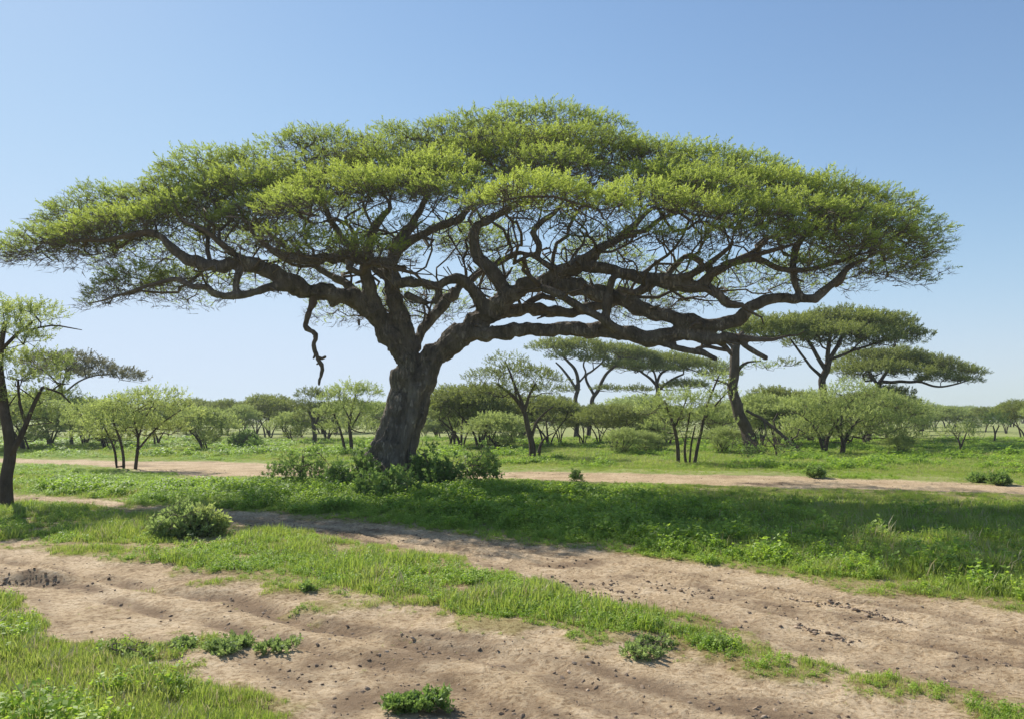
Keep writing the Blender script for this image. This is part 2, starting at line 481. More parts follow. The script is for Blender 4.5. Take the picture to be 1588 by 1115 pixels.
def radii(sk, tip, n_exp):
    N = len(sk.p); acc = np.zeros(N); r = np.zeros(N)
    for i in range(N - 1, -1, -1):
        r[i] = max(sk.r0[i], max(acc[i], tip ** n_exp) ** (1 / n_exp))
        if sk.par[i] >= 0: acc[sk.par[i]] += (r[i] if sk.r0[i] == 0 else r[i] * .4) ** n_exp
    for i in range(N):
        q = sk.par[i]
        if q >= 0 and sk.r0[i] == 0: r[i] = min(r[i], r[q] * (.95 if sk.r0[q] == 0 else .8))
    return r

def chains(sk, r, keep=None):
    N = len(sk.p); main = np.full(N, -1); br = np.zeros(N)
    for i in range(N):
        q = sk.par[i]
        if q >= 0 and r[i] > br[q] and (sk.r0[i] == 0) == (sk.r0[q] == 0): br[q] = r[i]; main[q] = i
    out = []
    for i in range(N):
        q = sk.par[i]
        if q >= 0 and main[q] == i: continue
        c = [i]
        while main[c[-1]] >= 0: c.append(int(main[c[-1]]))
        if q >= 0: pts = [sk.p[q]] + [sk.p[k] for k in c]; rr = [r[i]] + [r[k] for k in c]
        else: pts = [sk.p[k] for k in c]; rr = [r[k] for k in c]
        if len(pts) > 1: out.append((np.array(pts), np.array(rr), i))
    return out

class Tubes:
    def __init__(s): s.v, s.q, s.t, s.n = [], [], [], 0
    def add(s, P, rr, sides, cap=True):
        n = len(P)
        T = np.empty_like(P); T[1:-1] = P[2:] - P[:-2]; T[0] = P[1] - P[0]; T[-1] = P[-1] - P[-2]
        T /= np.linalg.norm(T, axis=1)[:, None] + 1e-9
        ref = np.array([1.0, .13, .07]) if abs(T[:, 2]).mean() > .5 else np.array([.05, .1, 1.0])
        U = np.cross(T, ref); U /= np.linalg.norm(U, axis=1)[:, None] + 1e-9
        W = np.cross(T, U)
        a = np.arange(sides) / sides * 2 * math.pi
        ring = P[:, None] + rr[:, None, None] * (np.cos(a)[None, :, None] * U[:, None] + np.sin(a)[None, :, None] * W[:, None])
        s.v.append(ring.reshape(-1, 3))
        k = np.arange(sides); k2 = (k + 1) % sides
        b = s.n + np.arange(n - 1)[:, None] * sides
        s.q.append(np.stack([b + k, b + k2, b + sides + k2, b + sides + k], -1).reshape(-1, 4))
        nv = n * sides
        if cap:
            s.v.append(P[[-1]] + T[[-1]] * rr[-1] * .6); e = s.n + (n - 1) * sides
            s.t.append(np.stack([e + k, e + k2, np.full(sides, s.n + nv)], -1)); nv += 1
            if sides > 5:
                s.v.append(P[[0]]); e = s.n
                s.t.append(np.stack([e + k2, e + k, np.full(sides, s.n + nv)], -1)); nv += 1
        s.n += nv
    def mesh(s, name, m, smooth_shade=True):
        return new_mesh(name, np.concatenate(s.v), [np.concatenate(s.q)] + ([np.concatenate(s.t)] if s.t else []), [m], smooth_shade)

def sides_for(r):
    return 14 if r > .12 else 9 if r > .05 else 6 if r > .022 else 4 if r > .011 else 3

def sprig_templates(rng, n, length, leaf_l, leaf_w, nleaf, spread=.5):
    """little leafy shoots along +Z: a thin stem and narrow triangular leaf tufts"""
    out = []
    for _ in range(n):
        V, Fc = [], []
        bend = rng.uniform(-.25, .25, 2)
        def stem(t): return np.array([bend[0] * t * t, bend[1] * t * t, t]) * length
        w = leaf_w * .16
        V += [stem(0) + [w, 0, 0], stem(0) - [w, 0, 0], stem(.9)]; Fc.append([0, 1, 2])
        ph = rng.uniform(0, 6.3)
        for k in range(nleaf):
            t = .12 + .88 * (k + rng.uniform(0, .6)) / nleaf
            a = ph + k * 2.4 + rng.uniform(-.4, .4)
            e = rng.uniform(.2, 1.0) + t * .4
            d = np.array([math.cos(a) * math.cos(e), math.sin(a) * math.cos(e), math.sin(e)])
            sd = np.cross(d, rng.normal(0, 1, 3)); sd /= np.linalg.norm(sd)
            L = leaf_l * rng.uniform(.7, 1.2) * (1.1 - .45 * t); W = leaf_w * rng.uniform(.8, 1.2)
            p = stem(t); b = len(V)
            V += [p + d * L * .05 + sd * W * .5, p + d * L * .3 - sd * W * .5, p + d * L]
            Fc += [[b, b + 1, b + 2]]
        out.append((np.array(V), np.array(Fc)))
    return out

def scatter(templ, pos, direc, scale, tint, rng):
    """place templates at pos with +Z along direc; returns verts, tris, tint per vertex"""
    n = len(pos); vi = rng.integers(0, len(templ), n)
    Z = direc / (np.linalg.norm(direc, axis=1)[:, None] + 1e-9)
    ref = rng.normal(0, 1, (n, 3)); X = np.cross(Z, ref); X /= np.linalg.norm(X, axis=1)[:, None] + 1e-9
    Y = np.cross(Z, X)
    Vs, Fs, Ts, off = [], [], [], 0
    for k, (tv, tf) in enumerate(templ):
        s = np.where(vi == k)[0]
        if not len(s): continue
        M = np.stack([X[s], Y[s], Z[s]], 1) * scale[s][:, None, None]
        V = np.einsum('vk,nkj->nvj', tv, M) + pos[s][:, None]
        m = len(tv)
        Vs.append(V.reshape(-1, 3)); Fs.append((tf[None] + (np.arange(len(s)) * m)[:, None, None] + off).reshape(-1, 3))
        Ts.append(np.repeat(tint[s], m)); off += len(s) * m
    return np.concatenate(Vs), np.concatenate(Fs), np.concatenate(Ts)

class Pad:
    """one flat-topped layer of foliage: an uneven lens"""
    def __init__(s, c, rx, ry, h, rng, slope=(0, 0), dens=1.0, tint=.5):
        s.c, s.rx, s.ry, s.h, s.slope, s.dens, s.tint = np.asarray(c, float), rx, ry, h, slope, dens, tint
        s.ph = rng.uniform(0, 6.28, 4); s.area = math.pi * rx * ry; s.seed = int(rng.integers(0, 1000))
    def rim(s, a):
        return 1 + .16 * np.sin(2 * a + s.ph[0]) + .11 * np.sin(3 * a + s.ph[1]) + .08 * np.sin(5 * a + s.ph[2]) + .05 * np.sin(9 * a + s.ph[3])
    def sample(s, n, rng, lo, hi, power=1.0, rmax=1.0):
        a = rng.uniform(0, 2 * math.pi, n); q = np.sqrt(rng.uniform(0, 1, n)) * rmax
        k = s.rim(a)
        x, y = np.cos(a) * q * k * s.rx, np.sin(a) * q * k * s.ry
        dome = (1 - q ** 2) ** .7
        lump = (fbm((s.c[0] + x) * 1.5 + s.seed, (s.c[1] + y) * 1.5, 5, 3) - .5) * .9
        f = lo + (hi - lo) * rng.uniform(0, 1, n) ** power
        zt = s.h * (dome * .85 + .15 + lump * .55 * (1 - q ** 4))
        z = np.where(f >= 0, f * zt, f * s.h * (1 - .5 * q))
        z = z + s.slope[0] * x + s.slope[1] * y
        P = np.stack([s.c[0] + x, s.c[1] + y, s.c[2] + z], 1)
        out = np.stack([np.cos(a) * q, np.sin(a) * q, np.zeros(n)], 1)
        return P, out, q, f

def pad_leaves(pad, n, templ, rng, up=.75, outw=.75, jit=.4, sc=(.75, 1.25), low=.15, gout=None, long_=0):
    P, o, q, f = pad.sample(n, rng, low, 1.0, .55)
    D = np.array([0, 0, up]) + o * outw + (gout if gout is not None else 0) + rng.normal(0, jit, (n, 3)) * np.array([1, 1, .6])
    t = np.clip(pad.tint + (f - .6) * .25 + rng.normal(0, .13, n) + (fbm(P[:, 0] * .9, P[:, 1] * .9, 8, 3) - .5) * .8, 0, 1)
    S = rng.uniform(*sc, n); S = np.where(rng.uniform(0, 1, n) < long_, S * 1.5, S)
    return scatter(templ, P, D, S, t, rng)

def merge(parts):
    V, Fc, T, off = [], [], [], 0
    for v, f, t in parts:
        V.append(v); Fc.append(f + off); T.append(t); off += len(v)
    return np.concatenate(V), np.concatenate(Fc), np.concatenate(T)

# ------------------------------------------------------------------ the great umbrella acacia
rng = np.random.default_rng(11)
TD = 20.0
def L4(rows, k=1.0): return np.array([[*at(u, v, d), r * k * d / F] for u, v, d, r in rows])

sk = Skel()
TRUNK = [
    [(594, 757, 19.9, 42), (600, 725, 19.9, 35), (610, 690, 19.9, 31), (621, 650, 19.95, 27), (632, 612, 20, 27), (640, 582, 20, 27), (632, 556, 20, 26)],
    [(628, 757, 20.0, 38), (627, 715, 20, 29), (635, 670, 20, 25), (648, 630, 20, 24), (655, 600, 20, 26), (663, 575, 20, 27)],
    [(566, 756, 20.0, 28), (578, 725, 20.1, 24), (592, 690, 20.1, 22), (606, 650, 20.1, 18), (615, 610, 20.1, 18), (622, 575, 20.1, 20)],
    [(608, 757, 19.45, 24), (614, 720, 19.5, 18), (626, 680, 19.55, 15), (638, 640, 19.6, 13), (646, 600, 19.7, 13)],
    [(540, 757, 20.1, 10), (557, 738, 20.1, 14), (576, 705, 20.1, 15)],
    [(664, 756, 19.9, 8), (650, 742, 20, 13), (640, 715, 20, 15)],
]
LIMBS = [
    # 1 great left limb
    [(632, 560, 20, 19), (608, 528, 20, 18), (588, 497, 19.9, 17), (566, 474, 19.8, 15.5), (540, 461, 19.7, 14.5), (510, 457, 19.6, 15), (475, 452, 19.5, 14.5), (445, 440, 19.3, 14),
     (422, 424, 19.2, 13), (398, 411, 19, 11.5), (372, 410, 18.9, 11), (345, 414, 18.8, 10), (318, 411, 18.7, 9.5), (290, 403, 18.6, 8.5), (270, 388, 18.5, 7.5), (250, 368, 18.4, 6.5),
     (225, 363, 18.4, 5), (195, 368, 18.4, 4), (160, 374, 18.5, 3.2), (120, 374, 18.7, 2.5), (80, 380, 18.9, 1.8)],
    # 2 central upright limb
    [(634, 550, 20, 15), (628, 515, 20, 13.5), (621, 485, 20, 13), (612, 458, 20, 12.5), (606, 430, 20, 12), (610, 402, 20.1, 11), (618, 378, 20.2, 9.5), (632, 358, 20.3, 9), (644, 340, 20.4, 7), (656, 318, 20.5, 5.5), (662, 290, 20.6, 4)],
    # 3 great right limb
    [(655, 585, 20, 21), (675, 556, 20, 19.5), (700, 530, 19.9, 18.5), (726, 508, 19.8, 18.5), (748, 492, 19.7, 17.5), (770, 476, 19.5, 16), (792, 458, 19.4, 14.5), (815, 447, 19.3, 13), (845, 440, 19.2, 12),
     (880, 443, 19.0, 13), (915, 449, 18.8, 13), (950, 459, 18.6, 13), (982, 472, 18.4, 12.5), (1010, 483, 18.2, 11.5), (1040, 492, 18, 11), (1070, 500, 17.9, 11), (1100, 503, 17.8, 11), (1130, 500, 17.7, 10),
     (1152, 491, 17.6, 10), (1166, 476, 17.5, 9.5), (1188, 467, 17.5, 9), (1217, 463, 17.5, 8.5), (1246, 464, 17.5, 8), (1266, 462, 17.5, 7.5), (1282, 446, 17.5, 7), (1300, 436, 17.5, 6), (1309, 420, 17.5, 4.5), (1330, 405, 17.5, 3)],
    # 4 low horizontal limb
    [(735, 512, 19.7, 14), (755, 518, 19.6, 11.5), (790, 513, 19.4, 12), (837, 510, 19.1, 11), (885, 510, 18.8, 11), (934, 512, 18.5, 12), (980, 519, 18.3, 12.5), (1014, 522, 18.1, 12), (1047, 518, 18, 11), (1079, 522, 17.9, 9),
     (1111, 526, 17.8, 8), (1142, 524, 17.7, 6.5), (1170, 526, 17.7, 4.5), (1200, 527, 17.8, 3)],
    # 5 limb rising to the upper left from the right limb
    [(788, 460, 19.5, 12), (770, 430, 19.5, 11.5), (752, 408, 19.5, 11), (738, 388, 19.5, 10.5), (735, 366, 19.5, 9), (742, 350, 19.5, 8), (765, 338, 19.4, 6), (790, 325, 19.3, 4.5)],
    # 6 arched limb from the right limb back to the centre
    [(748, 478, 19.6, 12), (740, 459, 19.5, 10), (727, 441, 19.4, 9), (707, 433, 19.3, 8), (690, 435, 19.2, 8), (676, 442, 19.2, 7.5), (655, 440, 19.3, 7), (635, 438, 19.5, 8), (615, 440, 19.8, 9)],
    # 7 looping branch under the arch
    [(677, 443, 19.2, 6), (681, 455, 19.2, 6), (674, 470, 19.2, 6), (660, 470, 19.2, 5.5), (645, 464, 19.3, 5.5), (632, 458, 19.6, 6)],
    # 8 left upright on the left limb
    [(586, 492, 19.9, 11), (580, 466, 19.8, 10), (569, 437, 19.7, 9.5), (566, 415, 19.6, 9), (572, 385, 19.5, 8), (577, 360, 19.4, 6.5), (588, 345, 19.3, 5), (604, 325, 19.2, 4)],
    # 9 lower-left crooked limb
    [(452, 445, 19.3, 9), (425, 446, 19.1, 8), (395, 452, 18.9, 7), (370, 459, 18.7, 6.5), (348, 460, 18.6, 6), (330, 456, 18.5, 5.5), (321, 446, 18.4, 5), (300, 446, 18.4, 4.5), (275, 434, 18.4, 4), (240, 440, 18.3, 3), (205, 452, 18.3, 2.2), (170, 463, 18.3, 1.5), (140, 471, 18.3, 1.0)],
    # 10 upright joining the crooked limb to the left limb
    [(368, 457, 18.7, 5), (366, 438, 18.75, 5.5), (372, 418, 18.85, 7)],
    # 11 branch climbing from the left limb
    [(402, 413, 19, 8), (378, 404, 18.8, 6.5), (356, 390, 18.5, 5.5), (338, 376, 18.3, 4.5), (320, 360, 18.1, 3.5), (300, 350, 18, 2.5)],
    # 12 lateral from the central limb to the left
    [(612, 412, 20, 10), (580, 405, 19.5, 9), (545, 400, 19, 8.5), (505, 400, 18.5, 8), (470, 403, 18.1, 7), (445, 400, 17.9, 6), (420, 385, 17.7, 4.5), (395, 365, 17.5, 3.5)],
    # 13 branch from the central limb to the right
    [(622, 385, 20.2, 8), (640, 372, 20, 7.5), (662, 362, 19.8, 7), (685, 350, 19.5, 6.5), (708, 342, 19.2, 6), (722, 330, 19, 4.5), (735, 318, 18.8, 3)],
    # 14 branch to the upper left of the central limb
    [(606, 432, 20, 9), (585, 420, 20.3, 7), (560, 400, 20.6, 6), (535, 375, 20.8, 5), (515, 345, 21, 4.5), (500, 310, 21, 4), (485, 275, 21, 3.5), (478, 258, 21, 3.2), (490, 245, 21, 2.2)],
    # 15 right-hand upper limb
    [(835, 441, 19.2, 11), (862, 425, 19, 11), (890, 415, 18.7, 11), (912, 400, 18.5, 10), (935, 385, 18.3, 8), (960, 370, 18.1, 6), (985, 350, 18, 4.5), (1005, 330, 18, 3.5)],
    # 16 second right-hand upper limb
    [(900, 412, 18.6, 9), (940, 418, 18.3, 9.5), (980, 428, 18, 10), (1020, 437, 17.7, 10), (1060, 442, 17.4, 10), (1095, 447, 17.2, 9), (1115, 458, 17.1, 7), (1130, 474, 17.1, 5.5), (1150, 475, 17.1, 4)],
    # 17 branch off it
    [(1085, 444, 17.3, 8), (1100, 428, 17.1, 6.5), (1120, 415, 16.9, 6), (1150, 405, 16.8, 5), (1180, 395, 16.7, 4), (1215, 385, 16.8, 3)],
    # 18 sagging branch
    [(985, 428, 18, 7), (1025, 428, 17.6, 6), (1058, 431, 17.3, 6), (1085, 420, 17.1, 5.5), (1105, 405, 17, 4.5), (1130, 385, 16.9, 3)],
    # 19 upright fork near the right end
    [(1244, 463, 17.5, 7), (1234, 444, 17.5, 6), (1230, 420, 17.5, 5.5), (1231, 398, 17.5, 5.5), (1240, 375, 17.5, 4.5), (1262, 350, 17.6, 4), (1290, 335, 17.8, 3), (1320, 325, 18, 2.2)],
    # 20 horizontal branch crossing the fork
    [(1140, 405, 16.9, 4), (1180, 404, 17.1, 4.5), (1205, 415, 17.2, 4.5), (1240, 420, 17.4, 4), (1280, 413, 17.6, 3.5), (1320, 400, 17.8, 2.5)],
    # 21 pale diagonal branch
    [(840, 446, 18.7, 7), (862, 455, 18.4, 7), (890, 471, 18.2, 7), (915, 483, 18.1, 7), (938, 498, 18.1, 7.5), (960, 512, 18.3, 7)],
    # 22 pale upright stub branch
    [(940, 505, 18.3, 8), (941, 480, 18.2, 7.5), (944, 452, 18.2, 7), (950, 430, 18.1, 7)],
    # 23 middle limb between the two great ones
    [(760, 488, 19.6, 13), (790, 480, 19.8, 11), (820, 479, 19.9, 10), (850, 483, 20, 9), (880, 485, 20.1, 8.5), (915, 478, 20.2, 8), (950, 470, 20.4, 7), (990, 455, 20.6, 6), (1030, 430, 20.8, 5), (1060, 400, 21, 4)],
    # 24 rear limb
    [(640, 545, 20.3, 10), (660, 505, 20.9, 8.5), (690, 470, 21.5, 9), (720, 440, 22.1, 7), (760, 415, 22.6, 6), (800, 395, 23, 4)],
    # 25 rear left limb
    [(600, 510, 20.3, 11), (570, 470, 21, 8), (535, 440, 21.7, 7), (490, 415, 22.2, 5.5), (450, 390, 22.6, 4), (420, 365, 22.8, 3)],
    # 26 curl in the middle of the crown
    [(868, 425, 19, 6), (850, 412, 18.8, 5.5), (835, 402, 18.7, 5), (822, 395, 18.6, 4), (812, 400, 18.6, 3)],
    [(832, 402, 18.7, 5), (836, 380, 18.6, 5), (826, 362, 18.5, 5), (840, 345, 18.3, 4.5), (862, 330, 18.1, 3.5)],
    [(1005, 440, 17.8, 6), (985, 455, 17.6, 5), (960, 448, 17.5, 4.5)],
]
DEAD = [
    [(488, 450, 19.5, 7), (486, 466, 19.5, 5.8), (479, 487, 19.5, 4.6), (473, 506, 19.5, 4.4), (481, 513, 19.5, 4.2), (490, 519, 19.5, 4), (487, 537, 19.5, 3.8), (493, 556, 19.5, 3.4), (500, 569, 19.5, 2.8), (497, 582, 19.5, 2.4), (494, 597, 19.5, 1.4)],
]
STUBS = [
    [(1025, 528, 18.1, 7), (1045, 538, 18, 6), (1066, 543, 17.95, 5.5), (1088, 546, 17.9, 5), (1100, 552, 17.9, 4.8), (1111, 557, 17.9, 4.5)],
    [(1146, 525, 17.7, 6), (1155, 536, 17.7, 5), (1168, 544, 17.7, 4.6), (1189, 556, 17.7, 4.4)],
    [(1090, 526, 17.9, 5), (1112, 530, 17.9, 4.5), (1128, 540, 17.9, 4), (1135, 552, 17.9, 3)],
    [(1079, 541, 17.9, 2.5), (1095, 537, 17.9, 3), (1115, 541, 17.9, 3), (1130, 543, 17.9, 3.5)],
    [(657, 474, 19.2, 2), (659, 488, 19.2, 1.8), (655, 505, 19.2, 1.6), (650, 522, 19.2, 1.2)],
    [(703, 446, 19.3, 3), (701, 455, 19.3, 2.4), (700, 462, 19.3, 1.8)],
    [(556, 496, 19.7, 2.6), (557, 505, 19.7, 1.6)],
]
for k, t in enumerate(TRUNK): add_limb(sk, L4(t, .74), 0, .12, .25, rng, root=(k == 0))
JOINED = {5, 6, 9, 20, 21, 25, 27}
ge = np.random.default_rng(17)
for k, t in enumerate(LIMBS):
    u1, v1, d1, r1 = t[-1]; u0, v0, d0, r0 = t[-2]
    if k in JOINED or r1 < 1.8: continue
    du, dv = (u1 - u0), (v1 - v0); ln = math.hypot(du, dv); du, dv = du / ln, dv / ln
    for j in range(4):
        du += ge.uniform(-.7, .7); dv += ge.uniform(-.7, .4); ln = math.hypot(du, dv); du, dv = du / ln, dv / ln
        u1 += du * 13; v1 += dv * 10; r1 = max(.8, r1 * .72); d1 += ge.uniform(-.15, .1)
        t.append((u1, v1, d1, r1))
for k, t in enumerate(LIMBS): add_limb(sk, L4(t), k + 1, .12, .5, rng)
n_traced = len(sk.p)

# canopy silhouette (pixels) keeps the procedural layers inside the outline
SIL = np.array([(-60, 420), (5, 392), (40, 362), (75, 306), (120, 292), (200, 284), (240, 258), (300, 238), (360, 231), (400, 232), (430, 207), (490, 197), (540, 207), (580, 212), (620, 202), (690, 194), (750, 180), (800, 167), (850, 165),
                (910, 172), (950, 180), (990, 202), (1060, 217), (1130, 230), (1180, 234), (1210, 247), (1260, 264), (1320, 278), (1380, 294), (1420, 322), (1450, 344), (1465, 372), (1520, 420)], float)
PADS = [  # u, v of the top, distance, half width px, thickness px, density, tint (sunlit front layers coloured lighter, dim inner ones darker)
    (66, 352, 19.0, 58, 34, .8, .30), (40, 374, 19.4, 34, 24, .7, .25), (110, 318, 20.2, 52, 38, .9, .40), (160, 292, 20.6, 70, 42, 1, .5), (225, 288, 20, 62, 44, 1, .5), (205, 326, 17.6, 92, 40, 1.1, .72),
    (150, 345, 18.2, 62, 36, .9, .5), (320, 236, 20.2, 72, 44, 1, .5), (375, 236, 20.8, 66, 46, 1, .5), (285, 262, 19.5, 66, 44, 1, .55), (345, 272, 18.2, 84, 46, 1.1, .6), (270, 300, 18.6, 60, 36, .9, .5),
    (420, 272, 18.5, 66, 44, 1.1, .62), (400, 308, 17.4, 66, 34, .9, .5), (462, 206, 21.3, 56, 36, .8, .42), (515, 205, 21.3, 50, 40, .85, .42), (490, 196, 21.6, 38, 30, .7, .4), (470, 262, 19.4, 60, 40, 1, .5),
    (520, 262, 17.6, 84, 44, 1.15, .75), (585, 235, 19.4, 84, 48, 1.1, .65), (470, 295, 16.9, 66, 36, 1, .65), (620, 204, 21.2, 76, 44, 1, .52), (660, 240, 18.4, 84, 46, 1.15, .72), (690, 197, 21.2, 74, 44, 1, .55),
    (745, 184, 21.6, 70, 44, 1, .55), (740, 220, 19.6, 84, 48, 1.1, .62), (610, 262, 17.4, 66, 44, 1.1, .72), (700, 275, 17.4, 66, 38, 1, .6), (800, 170, 22, 72, 44, 1, .5), (865, 168, 22.2, 74, 44, 1, .5),
    (925, 178, 22, 56, 44, .9, .5), (820, 208, 20, 84, 46, 1.1, .62), (900, 200, 20, 84, 42, 1.1, .62), (830, 268, 15.6, 72, 40, 1.2, .85), (775, 290, 16.2, 68, 40, 1.1, .75), (890, 282, 16, 56, 38, 1.1, .78),
    (860, 232, 18.2, 84, 44, 1, .55), (960, 215, 19.8, 78, 46, 1.1, .6), (940, 295, 15.8, 54, 40, 1.15, .8), (1010, 222, 20.8, 66, 44, 1, .52), (1060, 222, 20.4, 72, 46, 1, .55), (1005, 282, 16.4, 66, 38, 1.15, .78),
    (1030, 250, 18.4, 78, 46, 1.1, .66), (1120, 233, 20.4, 72, 46, 1, .55), (1100, 268, 17.8, 84, 44, 1.15, .72), (1080, 300, 16.4, 62, 36, 1, .6), (1175, 238, 20.6, 58, 48, .9, .48), (1180, 262, 18.8, 84, 46, 1.15, .72),
    (1240, 268, 19.2, 84, 46, 1.1, .66), (1160, 300, 16.9, 72, 40, 1.05, .6), (1305, 282, 19.6, 76, 46, 1.05, .58), (1250, 305, 17.6, 84, 42, 1.05, .62), (1360, 296, 20, 62, 44, 1, .52), (1330, 320, 18.2, 78, 44, 1, .55),
    (1405, 325, 20, 50, 40, .95, .5), (1432, 348, 19.6, 36, 38, .9, .48), (1390, 355, 18.8, 62, 38, .9, .5), (1300, 352, 17.4, 84, 36, .7, .62), (1360, 386, 18.4, 66, 34, .6, .6), (1415, 386, 19.4, 42, 34, .55, .5), (1310, 398, 17.8, 54, 28, .45, .55),  # low right layers get lighter leaf colour to offset their shade
    (1220, 345, 16.9, 66, 34, .55, .38), (1150, 345, 16.4, 60, 30, .45, .38), (1240, 400, 17.4, 44, 24, .35, .35), (1390, 415, 18.8, 44, 22, .45, .28),
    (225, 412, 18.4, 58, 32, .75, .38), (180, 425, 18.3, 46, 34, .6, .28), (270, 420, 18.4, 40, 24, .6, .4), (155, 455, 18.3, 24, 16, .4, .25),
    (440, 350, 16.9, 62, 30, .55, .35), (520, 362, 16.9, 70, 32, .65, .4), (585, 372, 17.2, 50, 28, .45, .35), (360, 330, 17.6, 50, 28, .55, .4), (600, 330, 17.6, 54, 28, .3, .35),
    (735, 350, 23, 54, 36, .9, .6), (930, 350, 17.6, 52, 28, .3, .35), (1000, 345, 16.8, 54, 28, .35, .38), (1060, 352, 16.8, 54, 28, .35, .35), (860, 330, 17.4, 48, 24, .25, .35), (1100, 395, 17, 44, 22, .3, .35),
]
pads = []
CX, CY = -.95, 19.0
def slope_at(x, y): return (-.30 * (x - CX) / 11.8, -.22 * (y - CY) / 5)
for u, v, d, hw, th, de, ti in PADS:
    if u > 1270: th *= .78; de *= .85
    if d < 18.6 and u <= 420: d = min(d + 1.1, 19.2)
    if d < 18.6 and 420 < u < 1340: d = d - (18.6 - d) * .42
    c = at(u, v + th, d); k = d / F
    rx = hw * k * 1.08; ry = rx * rng.uniform(.75, .95)
    pads.append(Pad(c, rx, ry, th * k, rng, slope_at(c[0], c[1]), de, ti))
# layers of the far side of the crown, seen through the branches and from other places
tries = 0; rear = []
while len(rear) < 36 and tries < 4000:
    tries += 1
    a, q = rng.uniform(0, 2 * math.pi), math.sqrt(rng.uniform(0, 1))
    x, y = CX + math.cos(a) * q * 11.0, CY + .4 + math.sin(a) * q * 5.2
    if y < 19.2 or any((x - o[0]) ** 2 + (y - o[1]) ** 2 < 1.55 ** 2 for o in rear): continue
    z = 5.6 + 3.5 * (1 - (((x - CX) / 11.8) ** 2 + ((y - CY) / 5.6) ** 2)) - rng.uniform(0, .9)
    for _ in range(60):
        u, v = unproj(np.array([x, y, z]))
        if v - 12 > np.interp(u, SIL[:, 0], SIL[:, 1]): break
        z -= .1
    if z < 5.2: continue
    rear.append((x, y)); r = rng.uniform(1.05, 1.5)
    pads.append(Pad((x, y, z - .55), r, r * .9, .62, rng, slope_at(x, y), .45, rng.uniform(.4, .6)))

# supporting branches, then twigs
sup, twg = [], []
for p in pads:
    P, *_ = p.sample(max(3, int(p.area * 1.1)), rng, -.5, .15, 1, .8); sup.append(P)
    P, *_ = p.sample(max(10, int(p.area * 21 * min(1, p.dens + .15))), rng, -.45, .8, 1, 1.0); twg.append(P)
tang = []
while len(tang) < 720:
    u, d = rng.uniform(300, 1330), rng.uniform(16.3, 22.5)
    v = rng.uniform(320, 475 if 560 < u else 430)
    if u > 1150 and v > 420: continue
    tang.append(at(u, v, d))
grow(sk, np.array(tang), .12, rng, seg=.22, wig=.34, ang=.9, start_min=3.2)
n_tang = len(sk.p)
grow(sk, np.concatenate(sup), .10, rng, seg=.26, wig=.24, ang=.7, start_min=3.2)
n_sup = len(sk.p)
twn = np.concatenate(twg)
grow(sk, twn, .06, rng, seg=.22, wig=.16, ang=.45, cand=range(n_traced, n_sup))
rad = radii(sk, .0062, 2.05)
acc_ = np.zeros(n_tang)
for i_ in range(n_tang - 1, n_traced - 1, -1):
    rt = max(.0145, math.sqrt(acc_[i_]))
    rad[i_] = max(rad[i_], rt)
    if sk.par[i_] >= n_traced: acc_[sk.par[i_]] += rt * rt * 1.02
print('skeleton', len(sk.p), round(time.time() - T0, 1))

# fused trunk and limbs: voxel remesh of the traced tubes, cut back into parts afterwards
tb = Tubes()
for kt, t in enumerate(TRUNK + LIMBS):
    C = catmull(L4(t, .74 if kt < len(TRUNK) else 1.0), .15)
    rs_ = np.random.RandomState(kt + 5); nn_ = len(C); C[:, 3] *= 1 + .22 * (rs_.rand(nn_) - .5)
    env_ = np.minimum(1, np.minimum(np.arange(nn_), np.arange(nn_)[::-1]) / 4)[:, None]
    if kt >= len(TRUNK): C[:, :3] += (rs_.rand(nn_, 3) - .5) * .55 * C[:, [3]] * env_
    ok = C[:, 3] > .055
    if ok.sum() > 2:
        e = np.where(ok)[0][-1] + 1
        tb.add(C[:e, :3], C[:e, 3], 14)
for t in STUBS[:3]:
    C = catmull(L4(t), .12); tb.add(C[:, :3], C[:, 3], 10)
tmp = bpy.data.objects.new('wood_tmp', tb.mesh('wood_tmp', M_BARK)); COL.objects.link(tmp)
md = tmp.modifiers.new('remesh', 'REMESH'); md.mode = 'VOXEL'; md.voxel_size = .036
md2 = tmp.modifiers.new('smooth', 'SMOOTH'); md2.factor = .5; md2.iterations = 3
dg = bpy.context.evaluated_depsgraph_get()
wm = bpy.data.meshes.new_from_object(tmp.evaluated_get(dg), depsgraph=dg)
bpy.data.objects.remove(tmp)
nv = len(wm.vertices); co = np.empty(nv * 3, np.float32); wm.vertices.foreach_get('co', co); co = co.reshape(-1, 3).astype(float)
no = np.empty(nv * 3, np.float32); wm.vertices.foreach_get('normal', no); no = no.reshape(-1, 3).astype(float)
npoly = len(wm.polygons); lv = np.empty(npoly * 4, np.int32); wm.loops.foreach_get('vertex_index', lv); wf = lv.reshape(-1, 4)
tp = np.array(sk.p[:n_traced]); tr = np.array(sk.r0[:n_traced]); tl = np.array(sk.limb[:n_traced]); ts = np.array(sk.plen[:n_traced])
tpar = np.array(sk.par[:n_traced])
kd = kdtree.KDTree(n_traced)
for i_, q in enumerate(tp): kd.insert(q, i_)
kd.balance()
near = np.empty(nv, int)
for i_ in range(nv):
    b, bd = 0, 9e9
    for _, j, d in kd.find_n(co[i_], 7):
        if d - tr[j] < bd: bd = d - tr[j]; b = j
    near[i_] = b
